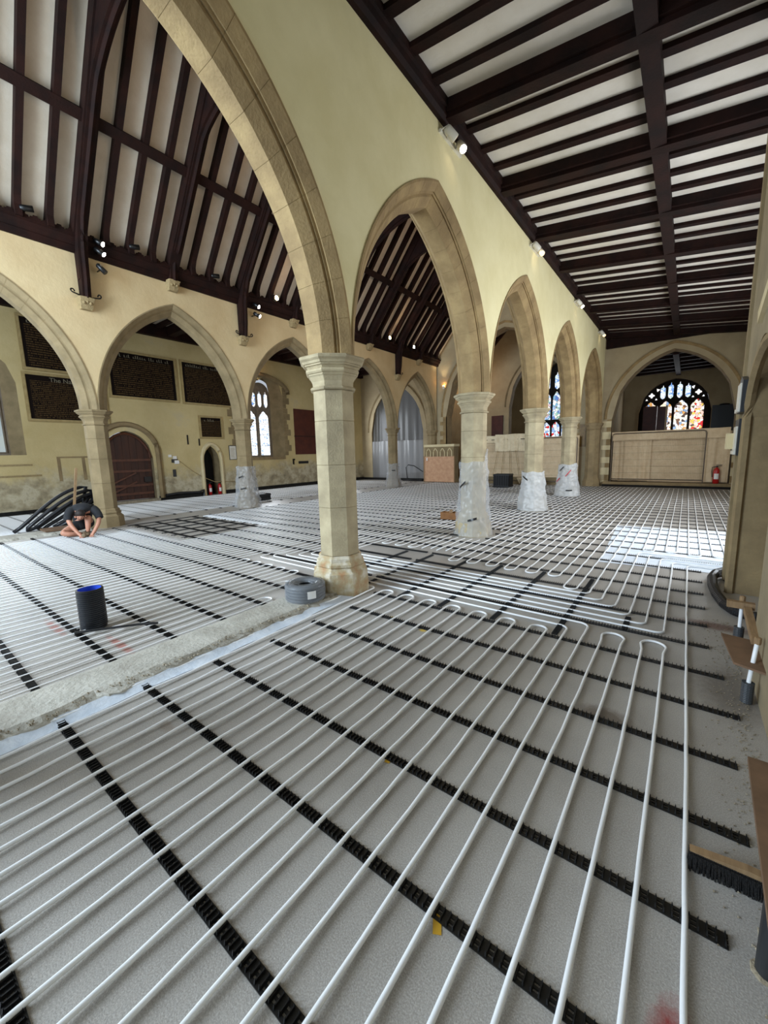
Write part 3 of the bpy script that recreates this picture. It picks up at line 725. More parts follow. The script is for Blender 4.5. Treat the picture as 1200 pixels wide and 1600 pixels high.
# ------------------------------------------------------------------ clip rails
CELL = .049
def rail_mesh(length, fine):
    b = MB(); c = CELL; n = int(length/c); L = n*c
    if fine:
        b.box(-.02, L+.02, -.026, -.013, .001, .006).box(-.02, L+.02, .013, .026, .001, .006).box(-.02, L+.02, -.0045, .0045, .001, .006)
        for k in range(n+1):
            x = k*c
            b.box(x-.016, x+.016, -.026, .026, .0012, .0062)
            for sx in (-.0125, .0125):
                b.box(x+sx-.002, x+sx+.002, -.020, .020, .006, .0165)
                for sy in (-.0185, .0185):
                    b.add([(x+sx-.003, sy-.004, .006), (x+sx+.003, sy-.004, .006), (x+sx+.003, sy+.004, .006), (x+sx-.003, sy+.004, .006), (x+sx*.92-.001, sy, .025), (x+sx*.92+.001, sy, .025)],
                          [(0, 1, 5, 4), (2, 3, 4, 5), (1, 2, 5), (3, 0, 4)])
    else:
        b.box(-.02, L+.02, -.026, .026, .001, .008)
        for k in range(n+1):
            x = k*c
            b.box(x-.015, x-.010, -.024, .024, .008, .022).box(x+.010, x+.015, -.024, .024, .008, .022)
    return b.mesh('clip_rail', 'rail_black')
def snap(x, x0): return x0+round((x-x0)/CELL)*CELL
RY = lambda k: .5625+.5*k
ORD = ['nearest', 'second', 'third', 'fourth', 'fifth', 'sixth', 'seventh', 'eighth', 'ninth', 'tenth']
me_near = rail_mesh(3.2, True); me_far = rail_mesh(3.5, False); me_wide = rail_mesh(4.9, False); me_nave = rail_mesh(7.75, False); me_aisle = rail_mesh(4.6, False)
ends = {0: .02, 1: .03, 2: .22, 3: .30, 4: .31, 5: .33, 6: .31, 7: .30}
_t = ['', 'first', 'second', 'third', 'fourth', 'fifth', 'sixth', 'seventh', 'eighth', 'ninth', 'tenth', 'eleventh', 'twelfth', 'thirteenth', 'fourteenth', 'fifteenth', 'sixteenth', 'seventeenth', 'eighteenth', 'nineteenth']
def ordn(n):
    if n < 20: return _t[n]
    a, b = divmod(n, 10); tn = {2: 'twent', 3: 'thirt', 4: 'fort'}[a]
    return tn+'ieth' if b == 0 else tn+'y-'+_t[b]
def put(me, x, y, label, group, rz=0, z=0):
    if rz == 0: x = snap(x, .108 if group == 'clip rails of the foreground bay' else -.055 if 'near aisle' in group else -3.72 if 'nave' in group else -12.3)
    else: y = snap(y, 3.83)
    o = obj('clip_rail', me, None, (x, y, z)); o.rotation_euler = (0, 0, rz); return tag(o, label, 'clip rail', group)
for k in range(-2, 7):
    put(me_near, -2.93+(ends.get(k, .25)-.25), RY(k), ('black pipe clip rail across the foreground bay, %s from the bottom left corner' % ORD[k+2]), 'clip rails of the foreground bay')
for k in range(7, 38):
    y = RY(k)
    if y < 6.6: put(me_far, -3.22, y, 'black pipe clip rail crossing the near aisle just past the cross bundle, %s of six' % ordn(k-6), 'clip rails of the near aisle')
    elif min(abs(y-p) for p in PR) < .42: put(me_far if False else me_wide, -2.95 if True else 0, y, 'black clip rail of the near aisle meeting a wrapped pier, %s beyond the wall corner' % ordn(k-12), 'clip rails of the near aisle')
    else: put(me_wide, -3.35, y, 'black clip rail crossing the near aisle, %s beyond the wall corner' % ordn(k-12), 'clip rails of the near aisle')
for k in range(-2, 38):
    y = RY(k)
    if -2 <= k <= 5: put(me_nave, -11.3, y, 'black pipe clip rail in the near nave, %s from the sleeper strip end' % ORD[k+2], 'clip rails of the nave')
    else: put(me_nave, -11.1, y, 'black clip rail crossing the far nave floor, %s beyond the centre pier' % ordn(k-5), 'clip rails of the nave')
    if not any(abs(y-p) < .1 for p in PL): put(me_aisle, -16.75, y, 'black clip rail on the far aisle floor, %s counted from the west' % ordn(k+3), 'clip rails of the far aisle')
me_short = rail_mesh(1.85, True); me_tiny = rail_mesh(.3, True)
for x in (-.85, -1.44, -2.04, -2.575, -3.2, -3.7): put(me_short, x, 3.62 if x > -1 else 3.65, 'short black clip rail laid across the pipe bundle, %s from the right' % ordn([-.85, -1.44, -2.04, -2.575, -3.2, -3.7].index(x)+1), 'short cross rails', PI/2, .001)
put(me_tiny, -.35, 4.08, 'tiny black clip rail piece holding two curving pipes', '', PI/2, .001)
for i in range(7): put(me_short, -11.2+.47*i, 3.95, 'short black clip rail in the unpiped gap past the worker, %s from the left' % ordn(i+1), 'short gap rails', PI/2, .001)

# ------------------------------------------------------------------ heating pipes
PRAD = .0098; PZ = .0215; SP = .147
def sag(y):                                           # pipe sits in the clips, sags a little between rails
    t = ((y-.5625)/.5) % 1.0
    return PZ - .008*(.5-.5*math.cos(2*PI*t))
def arc(cx, cy, r, a0, a1, n=8): return [(cx+r*math.cos(a0+(a1-a0)*k/n), cy+r*math.sin(a0+(a1-a0)*k/n)) for k in range(n+1)]
def line(p, q_, st): 
    n = max(1, int(math.hypot(q_[0]-p[0], q_[1]-p[1])/st)); return [(p[0]+(q_[0]-p[0])*k/n, p[1]+(q_[1]-p[1])*k/n) for k in range(n+1)]
def pipe(pts, label, group, seed, sides=8, wig=.006):
    out = []
    for x, y in pts:
        k = abs(math.sin(PI*((y-.5625)/.5)))          # free between rails
        out.append((x+wig*k*wob(x*3+seed, y*.9), y+wig*.0, sag(y)))
    b = MB().tube(out, PRAD, sides)
    o = b.build('heating_pipe', 'pipe', smooth=True)
    return tag(o, label, 'pipe', group)
Y0 = -2.6
X = lambda i: .108-SP*i
G1 = 'white heating pipes of the foreground bay'
pipe(line((X(0), Y0), (X(0), 6.70), .125)+arc(X(0)+.09, 6.70, .09, PI, PI/2)[1:]+line((X(0)+.1, 6.79), (1.55, 6.79), .2), 'white heating pipe nearest the right wall, running straight past the wall corner', G1, 1, 10)
def uloop(xa, xb, yt, y_from, st, label, grp, seed, sides, bulge=0.0, direction=1):
    r = (xa-xb)/2; cx = (xa+xb)/2; rb = r+bulge
    if direction > 0:
        ty = yt-rb
        p = line((xa, y_from), (xa, ty-.12), st) + [(cx+rb*math.cos(t), ty+rb*math.sin(t)) for t in [PI*k/12 for k in range(13)]] + line((xb, ty-.12), (xb, y_from), st)
    else:
        ty = yt+rb
        p = line((xa, y_from), (xa, ty+.12), st) + [(cx+rb*math.cos(t), ty-rb*math.sin(t)) for t in [PI*k/12 for k in range(13)]] + line((xb, ty+.12), (xb, y_from), st)
    return pipe(p, label, grp, seed, sides)
uloop(X(1), X(2), 3.92, Y0, .125, 'white pipe U loop with rounded head, first from the right wall', G1, 2, 10, .015)
uloop(X(3), X(4), 3.90, Y0, .125, 'white pipe U loop with rounded head, second from the right wall', G1, 3, 10, .012)
TX = lambda m: -4.55-SP*m                              # where transit pipe m turns up into the far nave
TY = lambda m: 3.83+SP*m
def transit(m, xs, ystart, lab, seed):
    rr = .075; yt = TY(m); xe = TX(7-m)
    if ystart < yt:                                    # comes up from the near bay
        p = line((xs, ystart), (xs, yt-rr), .125)+arc(xs-rr, yt-rr, rr, 0, PI/2)[1:]
    else:
        p = line((xs, ystart), (xs, yt+rr), .125)+arc(xs-rr, yt+rr, rr, 0, -PI/2)[1:]
    p += line((xs-rr-.05, yt), (xe+rr, yt), .12)
    p += arc(xe+rr, yt+rr, rr, -PI/2, -PI)[1:] + line((xe, yt+rr+.05), (xe, 19.2), .25)
    return pipe(p, lab, 'white transit pipes crossing between the piers', seed, 8, .004)
transit(0, X(6), Y0, 'white pipe bending left out of the foreground bay, lower of the two', 4)
transit(1, X(5), Y0, 'white pipe bending left out of the foreground bay, upper of the two', 5)
words = ['outermost', 'second', 'third', 'fourth', 'fifth', 'innermost']
QX = lambda j: -.055-SP*j
for j in range(6):
    if j < 4:
        # near end bends left across the nave, far end bends right behind the wall corner
        yt = TY(2+j); rr = .075; yr = 6.86+.14*j; xe = TX(5-j)
        p = [(1.55, yr)] + line((1.5, yr), (QX(j)+.09, yr), .2) + arc(QX(j)+.08, yr-.08, .08, PI/2, PI)[1:] + line((QX(j), yr-.12), (QX(j), yt+rr), .125) + arc(QX(j)-rr, yt+rr, rr, 0, -PI/2)[1:]
        p += line((QX(j)-rr-.05, yt), (xe+rr, yt), .12) + arc(xe+rr, yt+rr, rr, -PI/2, -PI)[1:] + line((xe, yt+rr+.05), (xe, 19.2), .25)
        pipe(p, 'white pipe bending from the near aisle into the cross bundle, %s bend' % words[j], 'white transit pipes crossing between the piers', 20+j, 8, .006)
    else:
        transit(2+j, QX(j), 19.2, 'white pipe bending from the near aisle into the cross bundle, %s bend' % words[j], 20+j)
for n_ in range(8):
    i = 7+2*n_
    uloop(X(i), X(i+1), 3.70, Y0, .125, 'white pipe U loop in the foreground bay, %s along from the bending pair' % (['first']+ORD[1:])[n_], G1, 30+n_, 10)
# far part of the near aisle
G2 = 'white heating pipes of the far near-aisle bay'
for j in range(6, 20, 2):
    uloop(QX(j), QX(j+1), 4.92 if j == 6 else 5.30+.02*(j % 3), 19.2, .25, 'white pipe loop facing the viewer beyond the cross bundle, %s from the right' % ORD[(j-6)//2], G2, 40+j, 6, 0, -1)
for n_ in range(7):
    xa = 1.45-2*SP*n_
    uloop(xa, xa-SP, 7.45+.05*(n_ % 2), 19.2, .25, 'white pipe loop running over the white sheet to the chapel step, %s from the right' % ordn(n_+1), G2, 60+n_, 6, 0, -1)
# nave
G3 = 'white heating pipes of the nave'
NX = lambda n: -3.72-SP*n
lastn = 50
uloop(NX(0), NX(1), 2.72, Y0, .25, 'white pipe loop ending beside the coil at the centre pier', G3, 80, 6)
uloop(NX(2), NX(3), 3.25, Y0, .25, 'white pipe loop next to the loop beside the coil', G3, 81, 6)
for n_ in range(4, 14, 2): uloop(NX(n_), NX(n_+1), 3.62, Y0, .25, 'white pipe loop of the near nave, %s left of the coil loop' % ordn(n_//2), G3, 82+n_, 6)
for n_ in range(14, lastn):
    x = NX(n_)
    if x > -8.0: pipe(line((x, Y0), (x, 19.2), .25), 'long white heating pipe down the nave middle, %s from the right' % ordn(n_-13), G3, 100+n_, 6)
    else:
        pipe(line((x, Y0), (x, 3.9), .25), 'white heating pipe of the near nave towards the worker, %s from the duct side' % ordn(n_-29), G3, 100+n_, 6)
        pipe(line((x, 5.75), (x, 19.2), .25), 'white heating pipe beyond the unpiped gap in the nave, %s from the right' % ordn(n_-29), G3, 160+n_, 6)
for n_ in range(0, 6, 2): uloop(NX(n_), NX(n_+1), 5.7, 19.2, .25, 'white pipe loop behind the centre pier in the nave, %s from the right' % ordn(n_//2+1), G3, 200+n_, 6, 0, -1)
# strips between the near arcade piers
for si, (ya, yb) in enumerate(((5.75, 6.85), (7.9, 10.75), (11.8, 14.75), (15.85, 19.1))):
    for k in range(5):
        x = QX(20+k); pipe(line((x, ya+.06*(k % 2)), (x, yb), .25), 'white heating pipe between near arcade piers, %s strip, %s from the right' % (ordn(si+1), ordn(k+1)), 'white heating pipes between the piers', 300+si*7+k, 6)
# far aisle
for n_ in range(30):
    x = -12.3-SP*n_
    pipe(line((x, Y0), (x, 19.0), .5), 'white heating pipe on the far aisle floor, %s from the arcade' % ordn(n_+1), 'white heating pipes of the far aisle', 230+n_, 5)

# ------------------------------------------------------------------ windows
def poly_obj(name, pts3, m, parent):
    return MB().add(pts3, [tuple(range(len(pts3)))]).build(name, m, parent)
def lancet(u0, u1, z0, z1, hd, cusp=True):
    a = (u1-u0)/2; mid = (u0+u1)/2; pts = [(u0, z0), (u1, z0)]
    n = 5
    for k in range(n+1):
        t = k/n; x = a*(1-t); z = z1-hd + hd*math.sqrt(max(0, 1-(1-t)**2))*.55 + hd*.45*t
        if cusp and k == 2: x *= .80
        pts.append((mid+x, z))
    for k in range(n-1, -1, -1):
        t = k/n; x = a*(1-t); z = z1-hd + hd*math.sqrt(max(0, 1-(1-t)**2))*.55 + hd*.45*t
        if cusp and k == 2: x *= .80
        pts.append((mid-x, z))
    return pts
def vesica(u0, u1, z0, z1):
    m_ = (u0+u1)/2; h = z1-z0
    return [(m_, z0), (u1-.03, z0+.10*h), (u1, z0+.22*h), (u1, z0+.68*h), (u1-.06*(u1-u0), z0+.80*h), (m_+.14*(u1-u0), z0+.86*h), (m_+.10*(u1-u0), z1-.03*h), (m_, z1), (m_-.10*(u1-u0), z1-.03*h), (m_-.14*(u1-u0), z0+.86*h), (u0+.06*(u1-u0), z0+.80*h), (u0, z0+.68*h), (u0, z0+.22*h), (u0+.03, z0+.10*h)]
def quatre(u, z, r): return [(u+r*(.62+.38*abs(math.cos(2*t)))*math.cos(t), z+r*(.62+.38*abs(math.cos(2*t)))*math.sin(t)) for t in [2*PI*k/24 for k in range(24)]]
def tri(u, z, r, a0): return [(u+r*math.cos(a0+2*PI*k/3), z+r*math.sin(a0+2*PI*k/3)) for k in range(3)]
def window(name, plane, fixed, outline, panes, mstone, inward):
    """outline: polygon of the whole opening (u,z); panes: list of (polygon, material); inward: +1/-1 direction into the room"""
    P = (lambda u, z, t=0: (fixed+inward*t, u, z)) if plane == 'x' else (lambda u, z, t=0: (u, fixed+inward*t, z))
    root = struct(poly_obj(name, [P(u, z) for u, z in outline], mstone, None))
    for pg, mt in panes:
        poly_obj('pane', [P(u, z, .03) for u, z in pg], mt, root)
        MB().tube([P(u, z, .045) for u, z in pg], .022, 5, closed=True).build('tracery_bar', mstone, root)
    return root
def head_outline(u0, u1, z0, zs, h, n=14):
    a = (u1-u0)/2; mid = (u0+u1)/2; r, c = arch_par(a, h)
    return [(u0, z0), (u1, z0)] + [(mid+a*(1-2*k/n), zs+math.sqrt(max(0, r*r-(abs(a*(1-2*k/n))+c)**2))) for k in range(n+1)]
# tall two-light window of the north wall
w1 = [(lancet(11.68, 12.26, 1.72, 3.95, .35), 'glass_pale'), (lancet(12.42, 13.02, 1.72, 3.95, .35), 'glass_pale')]
w1 += [(vesica(u, u+.25, 4.08, 4.92), 'glass_blue' if i == 1 else 'glass_pale') for i, u in enumerate((11.66, 12.06, 12.42, 12.78))]
win1 = window('window_1', 'x', XN-.34, head_outline(11.5, 13.2, 1.6, 4.75, .52), w1, 'tracery', 1)
MB().box(XN-.36, XN-.22, 12.29, 12.39, 1.62, 4.0).build('mullion', 'tracery', win1)
for z in (2.2, 2.75, 3.3): MB().box(XN-.31, XN-.30, 11.68, 13.02, z, z+.012).build('saddle_bar', 'iron', win1)
MB().box(XN-.4, XN+.06, 11.0, 13.7, 1.5, 1.63).build('sill', 'stone_dark', win1)
# window at the left edge and window seen past the centre pier
win2 = window('window_2', 'x', XN-.45, head_outline(.9, 3.0, 1.9, 4.1, .8), [(lancet(.98, 1.86, 2.0, 4.6, .6), 'glass_soft'), (lancet(2.02, 2.9, 2.0, 4.6, .6), 'glass_soft')], 'tracery', 1)
win3 = window('window_3', 'x', XN-.33, head_outline(17.1, 18.9, 1.62, 4.2, .68), [(lancet(17.2, 17.92, 1.7, 4.4, .5), 'glass_pale'), (lancet(18.08, 18.8, 1.7, 4.4, .5), 'glass_pale')], 'tracery', 1)
# chapel east window: four lights and tracery
cw = []
lx = [(-2.12, -1.52), (-1.42, -.82), (-.74, -.12), (-.04, .56)]
for i, (a, b2) in enumerate(lx): cw.append((lancet(a, b2, 2.2, 4.15, .38), ['glass_rich', 'glass_rich', 'glass_rich', 'glass_red'][i]))
for i, u in enumerate((-1.42, -1.07, -.68, -.32)): cw.append((vesica(u, u+.27, 4.22, 5.0+(.12 if i in (1, 2) else 0)), 'glass_blue'))
for u in (-1.8, .26): cw += [(quatre(u, 4.48, .16), 'glass_white'), (tri(u-.22, 4.26, .08, PI/2), 'glass_white'), (tri(u+.22, 4.26, .08, PI/2), 'glass_white')]
cw += [(tri(-1.52, 4.76, .12, .2), 'glass_white'), (tri(.02, 4.76, .12, PI-.2), 'glass_white')]
win4 = window('window_4', 'y', 27.34, head_outline(-2.35, .85, 1.6, 3.55, 1.72), cw, 'tracery_dark', -1)
# chancel east window
cw = []
for i in range(3):
    a = -8.5+.64*i
    cw += [(lancet(a, a+.54, 2.45, 3.6, .35), 'glass_chancel_low'), (lancet(a, a+.54, 3.75, 5.7, .5), 'glass_chancel'), (vesica(a+.1, a+.46, 5.8, 7.0), 'glass_blue')]
win5 = window('window_5', 'y', 30.34, head_outline(-8.6, -6.6, 2.35, 6.0, 1.6), cw, 'tracery_dark', -1)
# stone surrounds (irregular quoins) of the tall north window
z = 1.7; i = 0
while z < 5.0:
    hg = .22+.1*((i*5) % 3)/2; wd = (.20, .42, .28)[i % 3]
    for u, sg in ((13.75, 1), (10.95, -1)): MB().box(XN-.02, XN+.012, min(u, u+sg*wd), max(u, u+sg*wd), z, z+hg-.006).build('quoin', 'stone_left', wall_north)
    z += hg; i += 1
hood = [(XN+.05, 12.35+1.75*math.cos(t), 4.85+.78*math.sin(t)) for t in [PI*k/20 for k in range(21)]]
MB().tube(hood, .12, 6).build('hood_mould', 'stone_left', wall_north)

# ------------------------------------------------------------------ doors of the north wall
dr = struct(bpy.data.objects.new('door_1', None)); COL.objects.link(dr)
yc, hw = 6.235, .86
def door_head(y, zs=1.72, h=.98):
    r, c = arch_par(hw, h); return zs+math.sqrt(max(0, r*r-(abs(y-yc)+c)**2))
n = 7
for k in range(n):
    a = yc-hw+2*hw*k/n+.004; b2 = yc-hw+2*hw*(k+1)/n-.004
    ys = [a, (a+b2)/2, b2]
    MB().prism([(a, .12), (b2, .12)] + [(y, door_head(y)) for y in reversed(ys)], 'x', XN-.22, XN-.16).build('plank', 'door_wood', dr)
for z in (.62, 1.18, .3, 1.6): MB().box(XN-.165, XN-.11, yc-hw+.03, yc+hw-.03, z, z+.09).build('ledge', 'door_ledge', dr)
for z in (.7, .05+.3): MB().beam((XN-.135, yc-hw+.1, z), (XN-.135, yc+.25, z+.46), .06, .08, up=(1, 0, 0)).build('brace', 'door_ledge', dr)
arcp = [(XN-.12, yc+hw*.98*math.cos(t), 1.72+.94*math.sin(t)*(.8+.2*math.sin(t))) for t in [PI*k/14 for k in range(15)]]
MB().tube(arcp, .05, 5).build('head_frame', 'door_ledge', dr)
MB().box(XN-.14, XN-.08, yc+.52, yc+.78, .78, .98).build('lock_box', 'door_iron', dr)
hood = [(XN+.03, yc+1.08*math.cos(t), 1.9+1.1*math.sin(t)) for t in [PI*k/16 for k in range(17)]]
MB().tube([(XN+.03, yc+1.08, .1)]+hood, .10, 6).build('door_surround', 'stone_dark', wall_north)
# stair doorway surround
hd = [(XN+.02, 9.575+.46*math.cos(t), 1.55+.72*math.sin(t)) for t in [PI*k/14 for k in range(15)]]
MB().tube([(XN+.02, 10.035, 0)]+hd+[(XN+.02, 9.115, 0)], .085, 6).build('door_surround', 'quoin_pale', wall_north)

# ------------------------------------------------------------------ fire extinguishers
def extinguisher(loc, label, s=1.0, rz=0):
    t = thing('fire_extinguisher', label, 'extinguisher', loc, rz)
    MB().lathe([(.06, 0), (.078, .01), (.078, .40), (.06, .455), (.025, .48), (.025, .50)], 16).build('cylinder', 'red_paint', t, True)
    MB().lathe([(.02, .50), (.03, .505), (.03, .53), (.015, .54)], 10).box(-.012, .012, -.02, .11, .535, .55).box(-.012, .012, -.02, .12, .565, .578).build('valve_handle', 'black_plastic', t)
    MB().tube([(0, -.03, .52), (0, -.11, .50), (0, -.115, .38), (0, -.095, .2)], .012, 6).build('hose', 'black_plastic', t)
    MB().grid(lambda u, v: (.0795*math.cos((u-.5)*1.6), .0795*math.sin((u-.5)*1.6), .14+.17*v), 6, 1).build('label_plate', 'label_white', t)
    if s != 1: t.scale = (s, s, s)
    return t
extinguisher((XN-.12, 9.45, 0), 'red fire extinguisher in the narrow doorway, left one')
extinguisher((XN-.02, 9.86, 0), 'red fire extinguisher in the narrow doorway, right one')
extinguisher((.95, EAST-.25, .2), 'red fire extinguisher on the chapel step in front of the fence', 1.25, -PI/2)

# ------------------------------------------------------------------ painted boards
def board(y0, y1, z0, z1, label, mtext, heading=None, group='painted benefaction boards', hs=.13):
    t = thing('painted_board', label, 'board', (XN, (y0+y1)/2, z0), 0, group); W_ = (y1-y0)/2; H_ = z1-z0
    f = .085
    MB().box(.0, .035, -W_+f*.6, W_-f*.6, f*.6, H_-f*.6).build('panel', mtext, t)
    fr = MB()
    for a, b2, c, d in ((-W_, W_, 0, f), (-W_, W_, H_-f, H_), (-W_, -W_+f, f, H_-f), (W_-f, W_, f, H_-f)):
        fr.box(0, .06, a, b2, c, d).box(.06, .075, a+.015 if b2-a > f+.01 else a+.015, b2-.015, c+.015, d-.015)
    fr.build('frame', 'frame_stone', t)
    if heading:
        cu = bpy.data.curves.new('heading', 'FONT'); cu.body = heading; cu.size = hs*1.5; cu.align_x = 'CENTER'
        tmp = bpy.data.objects.new('heading', cu); me = bpy.data.meshes.new_from_object(tmp); bpy.data.objects.remove(tmp)
        me.materials.append(MT['gilt_text']); o = obj('heading_lettering', me, t, (.038, 0, H_-f-hs*1.35)); o.rotation_euler = (PI/2, 0, PI/2)
    else:
        # heading of larger faded script strokes
        hb = MB(); y = -W_+.25
        while y < W_-.3:
            w_ = R.uniform(.03, .07); z_ = H_-f-.16
            hb.box(.036, .039, y, y+w_*.45, z_, z_+R.choice((.06, .08, .11))).box(.036, .039, y, y+w_, z_, z_+.014); y += w_+R.choice((.02, .02, .03, .10))
        hb.build('heading_lettering', 'gilt_text', t)
    return t
mat('gilt_text', '7d7560', None, .6)
board(3.52, 5.75, 4.60, 6.30, 'black lettered board high on the north wall, upper of the left pair', 'board_text')
board(3.46, 5.75, 2.98, 4.54, 'black lettered board on the north wall, lower of the left pair', 'board_text_b', 'The Names')
board(5.85, 8.36, 3.95, 5.70, 'wide black lettered board above the oak side door', 'board_text')
board(8.52, 10.95, 3.93, 5.72, 'wide black lettered board right of the one above the oak door', 'board_text_b')
board(9.12, 10.22, 2.5, 3.5, 'small black lettered board above the narrow doorway', 'board_text_small', hs=.06)
# framed notice, panel, small plates, socket boxes
t = thing('framed_notice', 'small framed white notice on the wall right of the narrow doorway', 'notice', (XN, 10.65, 1.55))
MB().box(0, .02, -.19, .19, 0, .66).build('frame', 'slate', t); MB().box(.02, .024, -.165, .165, .025, .635).build('paper', 'paper', t)
pt = MB()
for k in range(14): pt.box(.024, .0248, -.12, .12-R.uniform(0, .1), .1+k*.033, .108+k*.033)
pt.build('print', 'frame_stone', t)
t = thing('notice_panel', 'tall dark red wooden panel on the north wall right of the tall window', 'panel', (XN, 15.35, 1.72))
for z in (0, 1.0): MB().box(0, .05, -.92, .92, z+.01, z+(.97 if z == 0 else 1.44)).build('panel_board', 'panel_red', t)
MB().box(.0, .04, -.95, .95, .97, 1.01).build('rail', 'door_iron', t)
o = MB().box(XN, XN+.03, 14.6, 15.3, 1.22, 1.36).build('wall_plate_sign', 'slate'); tag(o, 'small dark plate on the wall below the red panel', 'plate')
o = MB().box(XN, XN+.05, 14.2, 14.27, 1.2, 1.5).box(XN, XN+.04, 14.27, 14.34, 1.42, 1.5).build('wall_hook', 'iron'); tag(o, 'little iron bracket on the wall below the red panel edge', 'bracket')
t = thing('socket_box', 'white electrical boxes on the wall between the oak door and narrow doorway', 'socket', (XN, 7.95, 1.45))
MB().box(0, .06, -.06, .07, .20, .32).build('box', 'label_white', t); MB().box(0, .05, -.02, .16, .0, .14).build('box', 'label_white', t); MB().box(0, .04, -.24, -.12, .28, .38).build('box', 'label_white', t)
MB().box(0, .05, -.13, -.05, .05, .2).box(0, .03, -.06, .12, .16, .2).build('bracket', 'slate', t)
o = MB().box(XN, XN+.03, 7.83, 7.95, .92, 1.22).build('switch_plate', 'slate'); tag(o, 'dark switch plate below the white electrical boxes', 'switch')
cb = [(XN+.03, 8.08, 1.62)]+[(XN+.03, 8.1+1.55*k/10, 1.60-1.02*k/10-.12*math.sin(PI*k/10)) for k in range(11)]+[(XN+.03, 10.4, .55), (XN+.03, 11.2, .5)]
o = MB().tube(cb, .012, 5).build('wall_cable', 'frame_stone'); tag(o, 'loose cable sagging along the wall towards the narrow doorway', 'cable')
for y, z, l in ((8.55, 2.25, .4), (9.05, 2.2, .3)): o = MB().box(XN, XN+.03, y, y+.045, z, z+l).build('iron_peg', 'iron'); tag(o, 'thin iron peg on the wall %s' % ('between oak door and small board' if y < 9 else 'just below the small lettered board'), 'peg')
o = MB().tube([(XN+.14, 7.4, .2), (XN+.16, 8.0, .24), (XN+.15, 8.8, .2), (XN+.16, 9.0, .28), (XN+.15, 9.0, .02)], .05, 7).build('black_hose', 'hose'); tag(o, 'black hose lying along the wall foot left of the narrow doorway', 'hose')
o = MB().box(XN, XN+.02, 4.05, 5.2, 1.78, 1.83).build('chase_scar', 'stone_dark', wall_north)
for y in (4.05, 4.75): MB().box(XN, XN+.012, y, y+.09, 1.0, 1.78).build('chase_scar', 'stone_dark', wall_north)
for z in (1.55, 1.2): MB().box(XN, XN+.015, 1.0, 3.6-(.2 if z > 1.5 else 0), z, z+.06).build('chase_scar', 'carved', wall_north)

# ------------------------------------------------------------------ plastic wraps round the pier feet
def wrap(X_, Y_, z1, r0, r1, m, label, seed, spike=0.0, straps=()):
    t = thing('pier_wrap', label, 'plastic wrap', (X_, Y_, .0), 0, 'plastic wraps round pier feet')
    nz_, na = 56, 80
    def fn(u, v):
        a = 2*PI*u; f = v; r = r0+(r1-r0)*min(1, f*1.25)**.8
        oc = 1/math.cos(((a+PI/8) % (PI/4))-PI/8); r = r*(.85*oc+.15)+.035*wob(math.cos(a)*2.2+seed, math.sin(a)*2.2+f*2, f*5)+.03*abs(wob(math.cos(a)*4+seed, math.sin(a)*4+f*3, f*9))+.016*wob(math.cos(a)*9+seed, math.sin(a)*9+f*5, f*20)
        z = .012 + f*(z1*(1+.05*wob(math.cos(a)*1.5+seed, math.sin(a)*1.5, 4)) + spike*max(0, math.cos(a-.3))**14)
        return (r*math.cos(a), r*math.sin(a), z)
    MB().grid(fn, na, nz_).build('sheet', m, t, True)
    for a, z, dz, c in straps:
        rr = r1+.03+(r0-r1)*max(0, 1-z/z1)*.9
        s = MB().grid(lambda u, v: (rr*math.cos(a+.5*(u-.5)), rr*math.sin(a+.5*(u-.5)), z+dz*(u-.5)+.045*v), 4, 1); s.build('tape', c, t)
    return t
wrap(XR, PR[2], 1.45, .355, .25, 'plastic_clear', 'clear plastic sheet wrapped round the lower second pier', 3, .22, ((-1.9, 1.0, .12, 'tape_black'), (-1.2, .33, .05, 'tape_black')))
wrap(XR, PR[3], 1.05, .39, .275, 'plastic_white', 'white plastic sheet wrapped round the lower third pier', 8, .0, ((-2.0, .88, -.1, 'tape_black'),))
wrap(XR, PR[4], 1.12, .43, .28, 'plastic_white', 'white plastic sheet with red striped tape round the fourth pier', 13, .0, ((-2.0, .95, .15, 'tape_black'), (-1.3, .8, .22, 'tape_red'), (-2.3, .55, .15, 'tape_red'), (-1.2, .2, 0, 'tape_black')))
wrap(XL, PL[2], 1.35, .42, .29, 'plastic_clear', 'grey plastic sheet wrapped round the far pier near the narrow doorway', 21, 0, ((-.9, .62, .04, 'tape_black'), (-1.1, 1.0, .06, 'tape_black')))
wrap(XL, PL[4], 1.15, .40, .28, 'plastic_clear', 'clear plastic round the foot of the pier by the hanging sheet', 27, 0, ((-.9, .8, .0, 'tape_black'),))

# ------------------------------------------------------------------ east end: hanging sheets, hoardings, fences
def hang(name, x0, x1, y, z0, z1, m, label, cat, seed, amp=.06, fold=3.0, group=None, parent=None, gather=None, nu=60, nv=14):
    def fn(u, v):
        x = x0+(x1-x0)*u
        if gather: x += gather*(v-1)*(u-.5)*(x1-x0)*.9*math.sin(PI*min(1, (1-v)))
        yy = y + amp*(wob(x*fold+seed, v*.7, 1)+.5*wob(x*fold*2.3+seed, v*.5, 5))*(1.1-.4*v)
        return (x, yy, z0+(z1-z0)*v+.02*wob(x*2+seed, 9))
    o = MB().grid(fn, nu, nv).build(name, m, parent, True)
    if parent is None: tag(o, label, cat, group)
    return o
